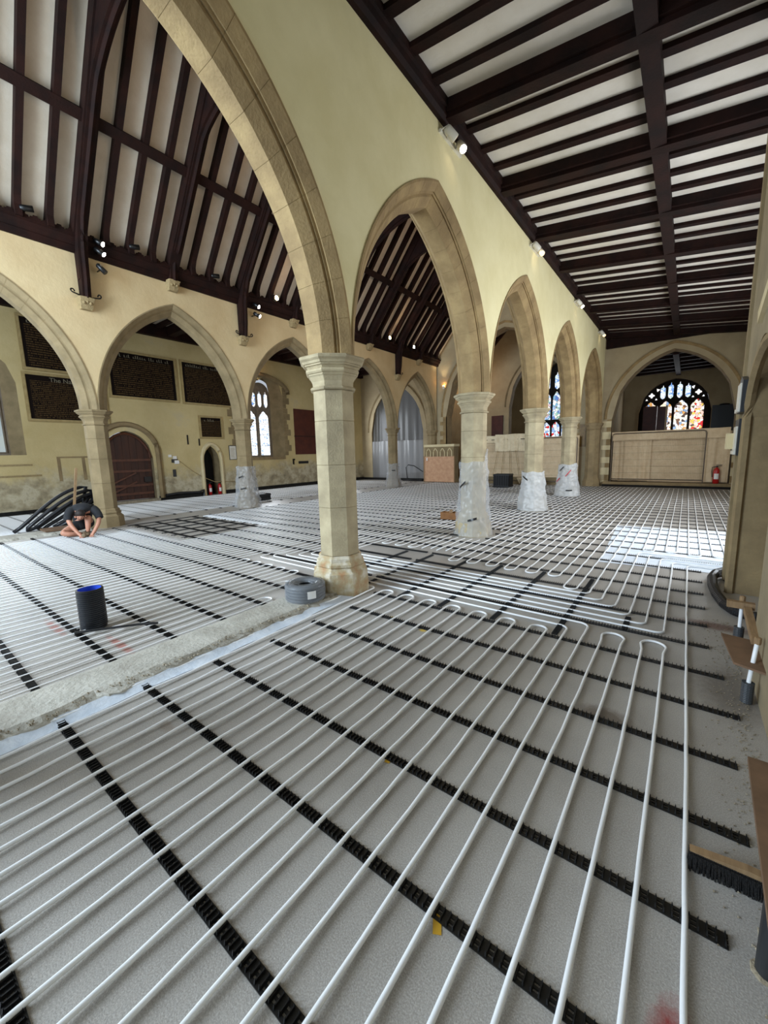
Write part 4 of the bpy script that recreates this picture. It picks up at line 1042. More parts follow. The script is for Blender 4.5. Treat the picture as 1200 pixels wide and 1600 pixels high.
# far aisle arch closed by plastic
t = thing('plastic_curtain', 'grey translucent plastic curtain closing the far aisle arch', 'curtain', (0, 0, 0))
hang('upper_sheet', -16.2, -12.3, EAST+.12, 2.38, 5.75, 'plastic_dark', '', '', 2, .10, 1.6, parent=t, nu=80)
hang('lower_sheet', -16.2, -12.3, EAST+.05, .06, 2.42, 'plastic_grey', '', '', 6, .12, 1.8, parent=t, nu=80)
o = MB().tube([(-13.4, EAST-.15, .05), (-13.45, EAST-.2, .8), (-13.3, EAST-.2, .95), (-12.9, EAST-.2, .9), (-12.3, EAST-.15, .55)], .025, 6).build('bent_cable', 'black_plastic'); tag(o, 'bent black cable standing before the plastic curtain', 'cable')
o = MB().tube([(-13.6+.14*k, EAST-.35+.05*math.sin(k), .05) for k in range(11)], .06, 7).build('black_bundle', 'black_matt'); tag(o, 'black bundle lying at the foot of the plastic curtain', 'bundle')
# plywood hoarding and the arcaded stone tomb above it
t = thing('plywood_hoarding', 'pinkish plywood hoarding standing before the carved stone tomb', 'hoarding', (-10.9, EAST-.75, 0))
MB().box(-.95, .95, 0, .02, .03, 1.42).build('sheet', 'wood_ply_pink', t); MB().box(-.97, -.93, -.02, .04, 0, 1.45).box(.93, .97, -.02, .04, 0, 1.45).build('batten', 'wood_pine', t)
MB().box(-.78, -.72, -.02, 0, 1.2, 1.36).build('paper_tag', 'label_white', t)
t = thing('stone_tomb', 'carved stone tomb chest with trefoil niches above the plywood', 'tomb', (-10.95, EAST-.35, 0))
MB().box(-.9, .9, -.28, .28, 0, 1.95).build('chest', 'stone_left', t); MB().box(-.95, .95, -.33, .33, 1.95, 2.08).build('slab', 'quoin_pale', t)
for k in range(4):
    u = -.66+.44*k; p = lancet(u-.13, u+.13, 1.42, 1.86, .2)
    MB().add([(x, -.285, z) for x, z in p], [tuple(range(len(p)))]).build('niche', 'stone_dark', t)
    MB().tube([(x, -.29, z) for x, z in p[1:]+p[:1]], .025, 5).build('niche_moulding', 'quoin_pale', t)
# screens: fabric-covered fences before chancel and chapel
def fence(x0, x1, y, z0, z1, label):
    t = thing('mesh_fence', label, 'fence', (0, 0, 0), 0, 'steel mesh fence panels')
    r = .10; p = [(x0, y, z0), (x0, y, z1-r), (x0+r*.3, y, z1-r*.3), (x0+r, y, z1), (x1-r, y, z1), (x1-r*.3, y, z1-r*.3), (x1, y, z1-r), (x1, y, z0)]
    MB().tube(p, .021, 7).tube([(x0, y, z0+.12), (x1, y, z0+.12)], .02, 6).build('frame', 'fence_steel', t)
    wv = MB(); n = int((x1-x0)/.055)
    for k in range(1, n): x = x0+(x1-x0)*k/n; wv.box(x-.0011, x+.0011, y-.002, y+.002, z0+.12, z1)
    wv.build('vertical_wires', 'fence_steel', t)
    wh = MB()
    for k in range(1, 7): z = z0+.12+(z1-z0-.12)*k/7; wh.box(x0, x1, y-.003, y+.003, z-.0025, z+.0025)
    wh.build('horizontal_wires', 'fence_steel', t)
    return t
fence(-2.62, .55, EAST-.28, .2, 2.25, 'steel mesh fence panel in front of the chapel arch')
fence(-8.55, -6.2, EAST-.55, .05, 2.2, 'steel mesh fence panel in the chancel arch behind the black crate')
fence(-6.1, -3.95, EAST-.55, .05, 2.2, 'steel mesh fence panel in the chancel arch beside the fourth pier')
t = thing('draped_hoarding', 'beige sheeted hoarding behind the chapel fence', 'hoarding', (0, 0, 0))
MB().box(-1.28, 1.3, EAST+.02, EAST+.06, .22, 2.2).build('board', 'fabric', t)
for z in (.85, 1.45): MB().box(-1.28, 1.3, EAST+.012, EAST+.02, z, z+.012).build('seam', 'carved', t)
hang('drape', -2.6, -1.2, EAST-.12, .25, 2.2, 'fabric', '', '', 31, .17, 3.2, parent=t)
hang('drape', .55, 1.3, EAST-.1, .25, 2.2, 'fabric', '', '', 35, .07, 4.5, parent=t)
hang('top_roll', -2.65, 1.25, EAST-.22, 1.95, 2.32, 'fabric', '', '', 37, .03, 1.0, parent=t, nv=5)
t = thing('draped_hoarding', 'beige sheeted hoarding with pale hanging cloth in the chancel arch', 'hoarding', (0, 0, 0))
MB().box(-8.7, -3.9, EAST-.42, EAST-.38, .35, 2.25).build('board', 'fabric', t)
hang('cloth', -7.75, -6.1, EAST-.60, 1.62, 2.45, 'fabric_pale', '', '', 41, .10, 3.5, parent=t, nv=8)
hang('cloth', -8.75, -7.6, EAST-.58, 2.05, 2.4, 'fabric_pale', '', '', 44, .05, 3, parent=t, nv=4)
for x in (-7.6, -7.3, -7.0, -6.7): MB().tube([(x, EAST-.62, 1.65), (x+.35*(x+7.1)*1.4, EAST-.60, .4)], .012, 5).build('fold_line', 'carved', t)
o = MB().lathe([(.04, .05), (.16, .3), (.17, .34), (.0, .34)], 14, (-6.35, EAST-.85, 0)).build('plastic_bucket', 'fabric_pale'); tag(o, 'small pale bucket on the floor behind the third pier', 'bucket')
MB().box(-8.6, -3.9, EAST-.36, EAST-.1, 0, .35).build('step_edge', 'stone_left', wall_east)
# chapel contents: dark wooden cupboard before the window, slate tablet, little ledge on the wall corner
t = thing('wood_cupboard', 'tall dark wooden cupboard with open door before the chapel window', 'cupboard', (-1.45, 25.6, 0))
MB().box(-.55, .05, -.2, .2, 0, 3.75).build('carcass', 'panel_red', t); MB().box(.08, .42, -.22, -.18, 0, 3.7).build('door', 'panel_red', t); MB().box(-.55, .5, -.23, -.2, 1.6, 1.72).build('rail', 'door_iron', t)
MB().box(.42, .5, -.25, -.1, 0, 3.75).build('post', 'fabric', t)
t = thing('slate_tablet', 'black wall tablet with shaped top beside the chapel window', 'tablet', (1.35, 26.98, 2.35))
MB().box(-.48, .48, -.05, 0, 0, 1.35).build('panel', 'slate', t); MB().lathe([(.22, 0), (.2, .05), (.1, .08)], 12, (0, -.03, 1.33)).build('crest', 'slate', t)
o = MB().box(-4.0, -3.72, EAST-.06, EAST-.02, 1.75, 2.75).box(-3.96, -3.76, EAST-.065, EAST-.06, 1.8, 2.2).box(-3.96, -3.76, EAST-.065, EAST-.06, 2.25, 2.7).build('gilt_frame', 'gilt'); tag(o, 'narrow gilt frame on the wall left of the stone half pier', 'frame')

# ------------------------------------------------------------------ lamps
def wall_spot(y, lit, label, two=True):
    t = thing('spotlight_fitting', label, 'spotlight', (-3.05, y, 6.10), 0, 'white spotlights on the near arcade wall')
    MB().box(0, .035, -.30, .34, -.05, -.01).build('track', 'spot_white', t)
    for dy, ang, on in ((-.16, .9, lit == 1), (.16, -.35, lit == 2)):
        d = Vector((.55, ang, -.75)).normalized(); c = Vector((.11, dy, -.03))
        p0 = c-d*.09; p1 = c+d*.10
        h = MB().tube([p0, p0+d*.03, p1-d*.01, p1], [.045, .06, .062, .055], 14); ho = h.build('lamp_head', 'spot_white', t, True)
        MB().tube([p1-d*.012, p1+d*.001], [.05, .05], 14).build('lens', 'lamp_white' if on else 'lamp_dim', ho)
        MB().tube([(.03, dy, -.03), tuple(c)], .014, 6).build('bracket', 'spot_white', t)
    MB().tube([(.03, -.28, -.02), (.10, -.24, .02), (.12, -.18, -.06), (.08, -.2, -.1)], .008, 5).build('cord', 'spot_white', t)
    if lit:
        l = bpy.data.lights.new('spot_glow', 'SPOT'); l.energy = 22; l.color = (1, .86, .62); l.spot_size = 2.2; l.spot_blend = .9; l.shadow_soft_size = .06
        lo = bpy.data.objects.new('spot_glow', l); COL.objects.link(lo); lo.parent = t; lo.location = (.26, .0, -.14); lo.rotation_euler = (.0, -.75, 0)
    return t
wall_spot(5.75, 2, 'pair of white spotlights on the arcade wall nearest the viewer')
wall_spot(9.72, 1, 'pair of white spotlights on the arcade wall, second from the viewer')
wall_spot(14.0, 2, 'pair of white spotlights on the arcade wall, third from the viewer')
wall_spot(18.1, 1, 'bright white spotlight on the arcade wall next to the east wall')
def nave_spot(y, z, dirv, m, label, dz=0):
    t = thing('nave_spotlight', label, 'spotlight', (XL+HT+.3, y, z), 0, 'black spotlights on the nave wall plate')
    d = Vector(dirv).normalized(); p0 = -d*.12; p1 = d*.1
    h = MB().tube([p0, p0+d*.02, p1], [.04, .055, .06], 12).build('lamp_head', 'spot_black', t, True)
    MB().tube([p1-d*.005, p1+d*.004], [.052, .052], 12).build('lens', m, h)
    MB().tube([(-.28, 0, .02), (0, 0, 0)], .015, 5).build('bracket', 'spot_black', t)
    return t
nave_spot(3.98, 6.62, (.6, .5, -.4), 'lamp_white', 'black spotlight on the wall post above the worker, upper one')
nave_spot(3.98, 6.42, (.6, .6, -.6), 'lamp_white', 'black spotlight on the wall post above the worker, middle one')
nave_spot(3.98, 6.05, (.4, .6, -.8), 'spot_black', 'black spotlight below the wall plate above the worker, lowest one')
nave_spot(8.18, 6.36, (.7, .3, -.5), 'lamp_white', 'black spotlight on the second wall post, upper one')
nave_spot(8.18, 6.08, (.7, .5, -.5), 'lamp_white', 'black spotlight on the second wall post, lower one')
for y, lab in ((2.75, 'leftmost'), (4.75, 'middle'), (6.85, 'rightmost')): nave_spot(y, 6.80, (.3, 1, .15), 'spot_black', 'unlit silver-ended uplight on the nave wall plate, %s of three' % lab)
def flood(y, z, m, label, e, col, side=-1):
    x = XL+HT+.32 if side < 0 else XR-HT-.32; d = -side  # positive side: assumed lamps hidden behind the near arcade
    t = thing('flood_lamp', label, 'floodlight', (x, y, z), 0, 'lit floodlights on the nave wall plate')
    MB().box(min(-.05*d, .03*d), max(-.05*d, .03*d), -.10, .10, -.07, .07).build('housing', 'spot_black', t); MB().tube([(.03*d, 0, 0), (.045*d, 0, 0)], [.075, .065], 14).build('lens', m, t)
    MB().tube([(-.3*d, 0, -.02), (-.04*d, 0, 0)], .015, 5).build('bracket', 'spot_black', t)
    l = bpy.data.lights.new('flood_glow', 'SPOT'); l.energy = e; l.color = col; l.spot_size = 2.4; l.spot_blend = .9; l.shadow_soft_size = .07
    lo = bpy.data.objects.new('flood_glow', l); COL.objects.link(lo); lo.parent = t; lo.location = (.09*d, 0, 0); lo.rotation_euler = (0, -PI/2*d-.35*d, 0)
for y, n_ in ((5.2, 'first'), (9.2, 'second'), (13.2, 'third'), (17.2, 'fourth')): flood(y, 6.9, 'lamp_warm', 'assumed unseen floodlight on the nave face of the near arcade, %s from the west' % n_, 95, (1, .79, .58), 1)  # unseen lamps, assumed from the warm light on the left roof slope
flood(8.95, 6.78, 'lamp_warm', 'glowing orange floodlight between rafters left of the centre pier', 40, (1, .70, .38))
flood(15.2, 6.82, 'lamp_warm', 'glowing warm floodlight seen right of the centre pier', 70, (1, .68, .40))
flood(17.2, 6.80, 'lamp_white', 'glowing white floodlight on the far nave wall plate', 70, (1, .85, .62))
t = thing('wall_lamp', 'small lit lamp above the tall north window', 'spotlight', (XN+.1, 12.0, 5.75))
MB().lathe([(.05, 0), (.09, .05), (.09, .14), (.04, .18)], 12).build('body', 'spot_white', t); MB().lathe([(.07, -.005), (.05, .0)], 12).build('lens', 'lamp_warm', t)
l = bpy.data.lights.new('wall_lamp_glow', 'POINT'); l.energy = 8; l.color = (1, .6, .35); l.shadow_soft_size = .05
lo = bpy.data.objects.new('wall_lamp_glow', l); COL.objects.link(lo); lo.parent = t; lo.location = (.15, 0, -.1)
# uplight strip washing the chancel wall
t = thing('wall_washer', 'glowing wall washer on the east wall beside the chancel arch', 'wall lamp', (-10.95, EAST-.08, 5.1))
MB().lathe([(.06, 0), (.08, .08), (.05, .16)], 10).build('body', 'spot_white', t); MB().lathe([(.05, .165), (.06, .17)], 10).build('lens', 'lamp_warm', t)
l = bpy.data.lights.new('washer_glow', 'SPOT'); l.energy = 60; l.color = (1, .8, .5); l.spot_size = 1.2; l.spot_blend = .7; l.shadow_soft_size = .05
lo = bpy.data.objects.new('washer_glow', l); COL.objects.link(lo); lo.parent = t; lo.location = (.0, -.12, .25); lo.rotation_euler = (PI+.1, 0, 0)

t = thing('added_chancel_lamp', 'added warm fill lamp on the chancel wall plate beyond the chancel arch', 'lamp', (-11.6, 23.5, 6.3))  # fitting and point light added to warm the dark chancel roof and walls
MB().lathe([(.05, 0), (.09, .05), (.09, .14), (.04, .18)], 12).build('body', 'spot_black', t); MB().lathe([(.07, -.005), (.05, .0)], 12).build('lens', 'lamp_warm', t)
l = bpy.data.lights.new('chancel_fill', 'POINT'); l.energy = 55; l.color = (1, .72, .48); l.shadow_soft_size = .1
lo = bpy.data.objects.new('chancel_fill', l); COL.objects.link(lo); lo.parent = t; lo.location = (.9, 0, -.2)

# ------------------------------------------------------------------ floor objects
# ribbed duct stub
t = thing('ribbed_duct', 'short upright black ribbed duct with blue lining in the nave floor', 'duct', (-4.66, 1.22, 0))
prof = [(.108, 0)]
for k in range(20): z = .012+k*.0198; prof += [(.108, z), (.116, z+.004), (.116, z+.012), (.108, z+.016)]
prof += [(.112, .408), (.098, .41)]
MB().lathe(prof, 28, cap=False).build('ribbed_wall', 'duct_black', t)
MB().lathe([(.098, .41), (.096, .02), (.0, .02)], 28, cap=False).build('blue_lining', 'duct_blue', t, True)
o = MB().tube([(-4.62, 1.08, .04), (-4.55, 1.03, .045), (-4.2, 1.52, .045), (-4.12, 1.6, .04)], .012, 6).build('black_conduit', 'black_plastic'); tag(o, 'thin black conduit across the pipes at the foot of the ribbed duct', 'conduit')
# coil of conduit on the sleeper strip
t = thing('conduit_coil', 'shrink-wrapped coil of grey conduit with white label on the concrete strip', 'coil', (-3.36, 2.88, .068))
for lay in range(5):
    MB().tube([((.205-.005*(lay % 2))*math.cos(2*PI*k/36), (.205-.005*(lay % 2))*math.sin(2*PI*k/36), .018+.034*lay) for k in range(36)], .0175, 7, closed=True).build('coil_turn', 'grey_pipe', t, True)
for rr in (.17, .135): MB().tube([(rr*math.cos(2*PI*k/36), rr*math.sin(2*PI*k/36), .158) for k in range(36)], .0175, 7, closed=True).build('coil_turn', 'grey_pipe', t, True)
def cf(u, v):
    a = 2*PI*u
    pr = [(.226, .0), (.229, .05), (.227, .10), (.226, .16), (.215, .183), (.16, .186), (.085, .178), (.075, .15)]
    p = pr[round(v*7)]; r = p[0]+.003*wob(a*6, v*9)
    return (r*math.cos(a), r*math.sin(a), p[1]+.004*wob(a*4, v*5, 2))
MB().grid(cf, 48, 7).build('shrink_wrap', 'plastic_film', t, True)
MB().grid(lambda u, v: (.2315*math.cos(-.62+.42*u), .2315*math.sin(-.62+.42*u), .05+.085*v), 5, 1).build('paper_label', 'label_white', t)
def cs_(u, v): return (-3.95+.36*u, 2.98+.28*v, .03+.10*math.sin(PI*min(1, u*1.1))*(.7+.3*math.sin(PI*v))+.012*wob(u*6, v*6, 3))
o = MB().grid(cs_, 20, 16).build('clear_plastic_scrap', 'plastic_film', None, True); tag(o, 'crumpled clear plastic scrap on the floor left of the conduit coil', 'plastic scrap')
# boxes
t = thing('wooden_box', 'small brown wooden box on the floor left of the plastic-wrapped second pier', 'box', (-4.56, 8.62, 0), .08)
MB().box(-.19, .19, -.12, -.105, .035, .2).box(-.19, .19, .105, .12, .035, .2).box(-.19, -.175, -.105, .105, .035, .2).box(.175, .19, -.105, .105, .035, .2).box(-.175, .175, -.105, .105, .035, .05).build('box_sides', 'wood_box', t)
MB().box(.02, .06, -.05, .05, .05, .26).build('offcut', 'wood_pine', t)
def crate(loc, sx, sy, sz, label, rz=0):
    t = thing('plastic_crate', label, 'crate', loc, rz, 'black crates')
    b = MB().box(-sx, sx, -sy, sy, .035, .06)
    for a, b2, c, d in ((-sx, sx, -sy, -sy+.02), (-sx, sx, sy-.02, sy), (-sx, -sx+.02, -sy, sy), (sx-.02, sx, -sy, sy)): b.box(a, b2, c, d, .035, sz)
    b.build('shell', 'black_matt', t)
    rbm = MB()
    for k in range(7): x = -sx+.03+(2*sx-.06)*k/6; rbm.box(x-.01, x+.01, -sy-.012, -sy, .06, sz-.02)
    for z in (.06, sz-.06): rbm.box(-sx-.012, sx+.012, -sy-.014, sy+.014, z, z+.04)
    rbm.build('rib', 'black_plastic', t)
    return t
crate((-6.55, 17.5, 0), .36, .26, .62, 'tall black plastic crate on the far nave floor')
crate((-5.55, 18.9, 0), .38, .2, .35, 'low black plastic crate behind the third and fourth piers')
crate((-12.75, 9.0, 0), .22, .3, .28, 'black plastic crate right of the grey-wrapped far pier')
# white sheet on the near aisle floor
def ws(u, v):
    x = -.93-.16*v+(2.55+.16*v)*u; y = 6.42+.33*u+3.3*v
    return (x, y, .003+.003*abs(wob(x*3, y*3)))
o = MB().grid(ws, 24, 30).build('white_floor_sheet', 'white_sheet'); tag(o, 'bright white sheet under the pipes beside the right-hand wall corner', 'sheet')
# hoses and batten behind the worker
for i, (h0, dx) in enumerate(((.95, 0), (.86, .12), (.78, .22), (.70, -.1), (.6, .05), (.5, .2))):
    pts = [(-12.35+dx*.5, 1.95+.25*i*.5+dx, .06)] + [(-12.32+dx*.6, 1.95+.12*i+1.5*k/12, .06+h0*math.sin(PI*.5*(k/12))**1.15) for k in range(1, 13)] + [(-12.3+dx*.6, 3.33-.03*i, h0*.55), (-12.28+dx*.6, 3.25-.1*i, .08)]
    o = MB().tube(pts, .042, 8).build('black_hose', 'hose', None, True); tag(o, 'loose black ribbed hose leaning on the pier behind the worker, %s highest of the bunch' % (['the'] + ORD[1:])[i], 'hose', 'bunch of black hoses')
o = MB().beam((-12.06, 3.0, .0), (-12.02, 3.22, 1.5), .05, .035, up=(1, 0, 0)).build('timber_batten', 'wood_pine'); tag(o, 'pale timber batten leaning against the pier behind the worker', 'batten')
o = MB().box(-11.98, -11.5, 2.35, 3.1, .08, .12).build('tool_board', 'wood_ply'); tag(o, 'flat board on the kerb behind the crouching worker', 'board')

# right-hand wall items
def standpipe(x, y, zg, zt, lean, label):
    t = thing('standpipe', label, 'pipe', (x, y, 0), 0, 'upright pipe tails by the right wall')
    prof = []
    for k in range(int(zg/.012)): prof += [(.030, .003+k*.012), (.033, .006+k*.012), (.033, .010+k*.012)]
    MB().lathe(prof, 14).build('grey_sleeve', 'grey_pipe', t)
    MB().tube([(0, 0, .02), (.002, 0, zg), (lean*.5, .01, (zg+zt)/2), (lean, .03, zt)], .0125, 10).build('white_pipe', 'pipe', t, True)
    MB().lathe([(.017, zt-.03), (.019, zt-.02), (.019, zt+.012), (.012, zt+.016)], 10, (lean, .03, 0)).build('end_cap', 'wood_pine', t)
    return t
standpipe(.425, 4.05, .24, .47, .005, 'white pipe tail in grey sleeve by the right wall, farther one with timber block')
standpipe(.42, 3.30, .15, .43, .025, 'white pipe tail in grey sleeve by the right wall, nearer one through plywood')
o = MB().box(.335, .50, 4.01, 4.06, .40, .45).build('timber_block', 'wood_pine'); tag(o, 'short pale timber block fixed to the right wall at the farther pipe tail', 'timber')
o = MB().beam((.455, 4.0, .405), (.465, 3.55, .33), .045, .05).build('timber_bracket', 'wood_pine'); tag(o, 'sloping timber bracket between timber block and plywood collar', 'timber')
t = thing('plywood_collar', 'square plywood collar through which the nearer pipe tail passes', 'plywood', (.41, 3.42, .27))
MB().add([(-.115, .30, .0), (.08, .25, .005), (.08, -.24, -.005), (-.075, -.16, -.01), (-.115, .30, .014), (.08, .25, .019), (.08, -.24, .009), (-.075, -.16, .004)], [(3, 2, 1, 0), (4, 5, 6, 7), (0, 1, 5, 4), (1, 2, 6, 5), (2, 3, 7, 6), (3, 0, 4, 7)]).build('sheet', 'wood_ply', t)
t = thing('scaffold_board', 'brown board edge along the right side above the broom', 'board', (0, 0, 0))
MB().add([(.297, 2.13, .33), (.52, 2.13, .33), (.52, 1.25, .33), (.268, 1.25, .33), (.297, 2.13, .352), (.52, 2.13, .352), (.52, 1.25, .352), (.268, 1.25, .352)], [(3, 2, 1, 0), (4, 5, 6, 7), (0, 1, 5, 4), (1, 2, 6, 5), (2, 3, 7, 6), (3, 0, 4, 7)]).build('plank', 'wood_ply', t)
for x, y, l in ((.318, 1.53, 'nearest the bottom right corner'), (.35, 1.66, 'just behind the nearest corner stub')):
    t = thing('grey_waste_pipe', 'thick dark grey pipe stub under the board, ' + l, 'pipe', (x, y, 0), 0, 'grey pipe stubs')
    MB().lathe([(.031, 0), (.031, .30), (.034, .30), (.034, .329), (.03, .3295)], 16).build('pipe_wall', 'grey_pipe', t, True); MB().lathe([(.043, 0), (.041, .006), (.033, .009)], 9).build('collar', 'rubble', t)
# corrugated black pipe curling round the wall foot
pts = [(.50, 6.62, .05), (.40, 6.45, .05), (.352, 6.2, .05), (.345, 5.85, .05), (.365, 5.5, .05), (.41, 5.2, .05), (.48, 5.02, .05), (.58, 4.95, .05), (.78, 4.93, .05)]
fine = []
for a, b2 in zip(pts, pts[1:]):
    for k in range(14): fine.append(tuple(a[i]+(b2[i]-a[i])*k/14 for i in range(3)))
o = MB().tube(fine, [.046+.004*(k % 2) for k in range(len(fine))], 10).build('corrugated_pipe', 'hose'); tag(o, 'black corrugated pipe curling round the foot of the right wall corner', 'pipe')
# broom
t = thing('broom', 'broom head with pale wooden stock and black bristles lying by the right board', 'broom', (.235, 1.83, 0), .04)
MB().prism([(-.115, .048), (.14, .048), (.14, .070), (.06, .074), (-.06, .062), (-.115, .056)], 'y', -.006, .026).build('wooden_stock', 'wood_pine', t)
bb = MB()
for k in range(46):
    x = -.115+.245*k/45
    for y in (-.028, -.016, -.002, .012):
        bb.beam((x, y+.012, .052), (x+R.gauss(0, .003), y-.014+R.gauss(0, .003), .002), .0045, .0045, up=(0, 1, 0))
o = bb.build('bristles', 'bristle', t); o['kind'] = 'stuff'
# scraps of tape
for x, y, rz, l in ((-.595, 1.03, .5, 'yellow tape scrap lying against the third foreground rail'), (-1.19, 1.53, .2, 'tiny yellow tape scrap beside the fourth foreground rail')):
    s = .05 if x > -1 else .016
    o = MB().grid(lambda u, v: ((u-.5)*.03, (v-.5)*s*1.3, .002+.006*abs(wob(u*3, v*4))), 3, 4).build('tape_scrap', 'tape_yellow', None, False, (x, y, .001)); o.rotation_euler = (0, 0, rz); tag(o, l, 'tape')
# tablets on the projecting wall and small stone ledge
def wall_tablet(y0, y1, z0, z1, label, arched):
    t = thing('wall_tablet', label, 'tablet', (.48, (y0+y1)/2, z0), 0, 'memorial tablets on the right wall'); h = z1-z0; w2 = (y1-y0)/2
    pg = [(-w2, 0), (w2, 0), (w2, h*.85)] + ([(w2*.5, h*.93), (0, h)] if arched else [(w2, h)]) + ([(-w2*.5, h*.93), (-w2, h*.85)] if arched else [(-w2, h)])
    MB().prism(pg, 'x', -.05, 0).build('slate_back', 'slate', t)
    MB().box(-.062, -.05, -w2*.6, w2*.86, .05, h*.8).build('marble_face', 'marble', t)
    MB().box(-.07, -.05, -w2*.6, w2, .01, .05).build('ledge', 'marble', t)
wall_tablet(5.88, 6.3, 2.02, 2.42, 'white marble memorial tablet on black slate, upper one on the right wall', True)
wall_tablet(5.88, 6.3, 1.55, 1.95, 'white marble memorial tablet on black slate, lower one on the right wall', False)
o = MB().box(.36, .48, 6.2, 6.42, 1.62, 1.80).build('stone_bracket', 'quoin_pale'); tag(o, 'pale stone bracket projecting from the corner of the right wall', 'bracket')
# sloping sill line and vertical jamb high on the projecting wall
MB().beam((.47, 5.35, 2.86), (.47, 3.2, 3.5), .05, .12).build('sloping_sill', 'quoin_pale', wall_sp)
MB().box(.455, .5, 6.26, 6.41, .02, 6.4).build('corner_dressing', 'stone_left', wall_sp)
hd = [(.49, 4.775+1.03*math.cos(t), 1.95+.60*math.sin(t)) for t in [PI*k/14 for k in range(15)]]
MB().tube([(.49, 5.805, 0)]+hd, .045, 6).build('recess_moulding', 'stone_dark', wall_sp)
MB().box(.9, .98, 5.66, 5.8, 0, 2.0).build('jamb_step', 'stone_left', wall_sp)

# ------------------------------------------------------------------ crouching worker
fdir = Vector((.964, -.266, 0)); rdir = Vector((.266, .964, 0))
def skin(name, verts, edges, m, parent, sub=2):
    me = bpy.data.meshes.new(name); me.from_pydata([v[:3] for v in verts], edges, []); me.materials.append(MT[m])
    o = bpy.data.objects.new(name, me); COL.objects.link(o); o.parent = parent
    md = o.modifiers.new('skin', 'SKIN'); md.use_smooth_shade = True
    sv = me.skin_vertices[0].data
    for i, v in enumerate(verts): sv[i].radius = (v[3], v[4] if len(v) > 4 else v[3]); sv[i].use_root = (i == 0)
    ss = o.modifiers.new('sub', 'SUBSURF'); ss.levels = sub; ss.render_levels = sub
    return o
pr = thing('person', 'person in black T-shirt and shorts crouching to fix pipes by the far pier', 'person', (-10.62, 2.80, .012), math.atan2(rdir.y, rdir.x))
# local axes: x = image right, y = away from the viewer (so the person faces -y), z up
V = [(.03, .20, .26, .11, .09), (.03, .18, .40, .10, .08), (.04, .08, .54, .10, .08), (.05, -.06, .58, .10, .07), (.04, -.15, .58, .06, .06), (.02, -.22, .55, .052),      # 0-5 pelvis..neck
     (.01, -.29, .53, .080, .080), (.0, -.335, .465, .076, .076), (.0, -.345, .42, .048, .048),                                                                                 # 6-8 head
     (-.17, -.07, .56, .055), (-.21, -.19, .40, .050), (-.17, -.25, .28, .045), (-.06, -.34, .10, .034), (-.02, -.37, .06, .032),                                          # 9-13 arm (image left)
     (.27, -.05, .55, .055), (.33, -.17, .39, .050), (.30, -.25, .27, .045), (.20, -.35, .10, .034), (.16, -.37, .06, .032),                                               # 14-18 arm (image right)
     (-.10, .16, .22, .085), (-.26, .02, .16, .080), (-.36, -.08, .12, .068), (-.20, -.10, .075, .058), (-.02, .02, .06, .045),                                          # 19-23 leg folded on the floor
     (.15, .14, .26, .085), (.14, -.04, .38, .078), (.13, -.17, .44, .066), (.12, -.20, .28, .058), (.10, -.20, .10, .042)]                                               # 24-28 raised knee
Ed = [(0, 1), (1, 2), (2, 3), (3, 4), (4, 5), (5, 6), (6, 7), (7, 8), (3, 9), (9, 10), (10, 11), (11, 12), (12, 13), (3, 14), (14, 15), (15, 16), (16, 17), (17, 18),
      (0, 19), (19, 20), (20, 21), (21, 22), (22, 23), (0, 24), (24, 25), (25, 26), (26, 27), (27, 28)]
def fingers(wi, sx):
    x, y, z = V[wi][:3]
    for k, (dx, dy, l) in enumerate(((-.025, -.02, .05), (-.010, -.03, .06), (.006, -.03, .058), (.02, -.025, .05), (.032*1, .005, .04))):
        a = len(V); s = sx if k == 4 else 1
        V.append((x+dx*s, y+dy, z-.012, .0095)); V.append((x+dx*s*1.3, y+dy-l*.5, z-.022, .0085)); V.append((x+dx*s*1.25, y+dy-l*.8, z-.042, .0075))
        Ed.extend([(wi, a), (a, a+1), (a+1, a+2)])
fingers(13, 1); fingers(18, -1)
skin('body', V, Ed, 'skin', pr)
def sweep_ell(b, path, n=16):
    # smooth tube of elliptical sections: path of (x, y, z, width, depth)
    fine = []
    for i in range(len(path)-1):
        p0, p1, p2, p3 = (Vector(path[max(0, i-1)]), Vector(path[i]), Vector(path[i+1]), Vector(path[min(len(path)-1, i+2)])) if False else (path[max(0, i-1)], path[i], path[i+1], path[min(len(path)-1, i+2)])
        for k in range(4):
            t = k/4
            fine.append(tuple(.5*((2*p1[j])+(-p0[j]+p2[j])*t+(2*p0[j]-5*p1[j]+4*p2[j]-p3[j])*t*t+(-p0[j]+3*p1[j]-3*p2[j]+p3[j])*t**3) for j in range(5)))
    fine.append(path[-1]); m = len(fine); vs = []
    for i, p in enumerate(fine):
        a_ = Vector(fine[max(0, i-1)][:3]); c_ = Vector(fine[min(m-1, i+1)][:3]); d = (c_-a_).normalized()
        sd = Vector((1, 0, 0)); sd = (sd-d*sd.dot(d)).normalized() if abs(d.x) < .9 else Vector((0, 1, 0)).cross(d).normalized(); u = d.cross(sd)
        for k in range(n):
            t = 2*PI*k/n; vs.append(Vector(p[:3])+sd*p[3]*math.cos(t)+u*p[4]*math.sin(t))
    fs = [(i*n+k, i*n+(k+1) % n, (i+1)*n+(k+1) % n, (i+1)*n+k) for i in range(m-1) for k in range(n)]
    fs += [tuple(range(n-1, -1, -1)), tuple((m-1)*n+k for k in range(n))]
    b.add(vs, fs)
b = MB()
sweep_ell(b, [(.03, .25, .27, .165, .12), (.03, .24, .38, .18, .14), (.04, .16, .53, .20, .135), (.045, .03, .615, .215, .12), (.045, -.09, .61, .19, .10), (.04, -.16, .585, .10, .075), (.035, -.195, .565, .07, .065)])
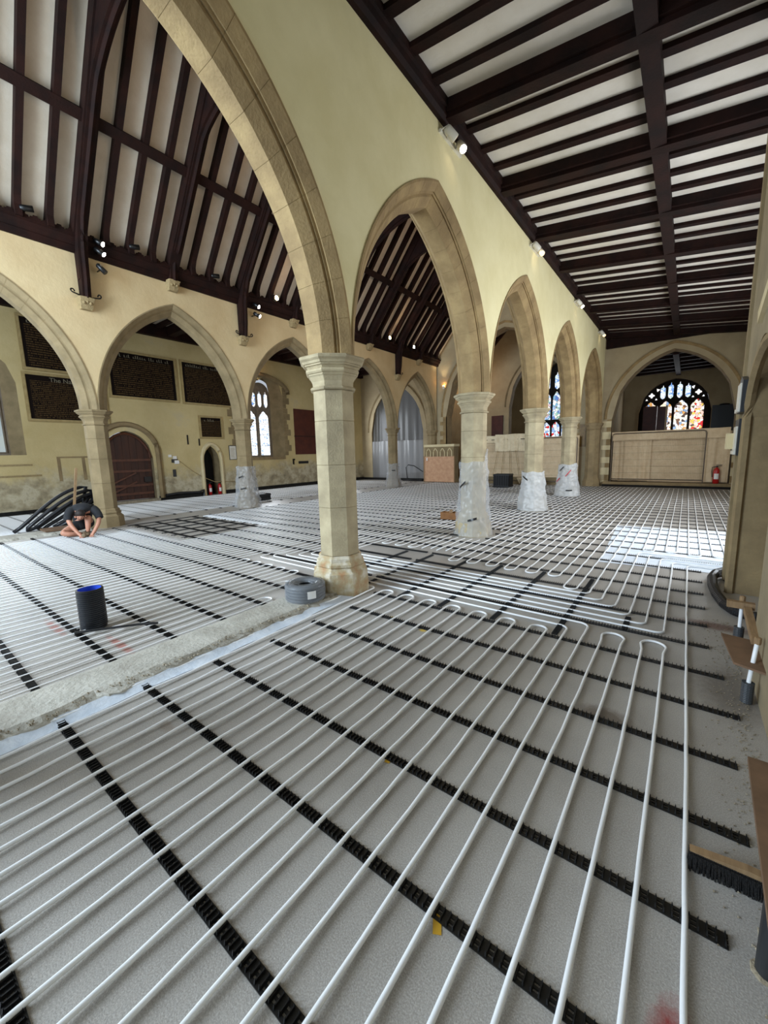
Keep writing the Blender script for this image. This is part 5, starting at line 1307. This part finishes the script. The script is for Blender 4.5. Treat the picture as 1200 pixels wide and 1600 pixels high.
sweep_ell(b, [(-.06, -.02, .60, .10, .10), (-.15, -.06, .575, .098, .098), (-.20, -.14, .49, .082, .082), (-.222, -.20, .40, .075, .075)])
sweep_ell(b, [(.16, -.02, .60, .10, .10), (.25, -.05, .57, .098, .098), (.315, -.13, .48, .082, .082), (.338, -.185, .39, .075, .075)])
b.build('t_shirt', 'tshirt', pr, True)
S = [(.03, .22, .24, .155, .13), (-.10, .15, .22, .125), (-.24, .04, .17, .105), (.14, .13, .27, .125), (.14, .0, .36, .105)]
skin('shorts', S, [(0, 1), (1, 2), (0, 3), (3, 4)], 'shorts', pr)
hb = MB()
def hf(u, v):
    a_ = 2*PI*u; e_ = PI*v
    return (.006+.094*math.sin(e_)*math.cos(a_), -.305+.105*math.sin(e_)*math.sin(a_)-.03*math.cos(e_)*-1*.4, .535+.088*math.cos(e_)+.02*math.sin(a_)*math.sin(e_)*-1)
hb.grid(hf, 18, 10).build('hair', 'hair', pr, True)
for sx in (-1, 1): MB().lathe([(.008, -.022), (.016, -.01), (.016, .012), (.006, .022)], 8, (.005+sx*.088, -.31, .47)).build('ear', 'skin', pr, True)
MB().lathe([(.004, -.02), (.016, -.012), (.012, .01), (.004, .02)], 8, (0, -.425, .45)).build('nose', 'skin', pr, True)
for sx in (-1, 1): MB().lathe([(.002, -.008), (.011, 0), (.002, .008)], 8, (sx*.035, -.408, .475)).build('eye', 'hair', pr, True)
MB().box(-.025, .025, -.40, -.392, .405, .413).build('mouth', 'panel_red', pr)
S = [(.10, -.17, .06, .05, .045), (.09, -.26, .05, .05, .038), (.08, -.33, .045, .045, .035)]
skin('boot', S, [(0, 1), (1, 2)], 'boot', pr)
S = [(-.02, .02, .06, .05, .045), (.08, .06, .05, .05, .038), (.14, .08, .045, .045, .035)]
skin('boot', S, [(0, 1), (1, 2)], 'boot', pr)
o = MB().lathe([(.02, 0), (.05, .02), (.055, .05), (.03, .085), (.0, .09)], 8, (-10.24, 2.72, .03)).build('pipe_tool', 'boot'); tag(o, 'small tool between the hands of the crouching worker', 'tool')
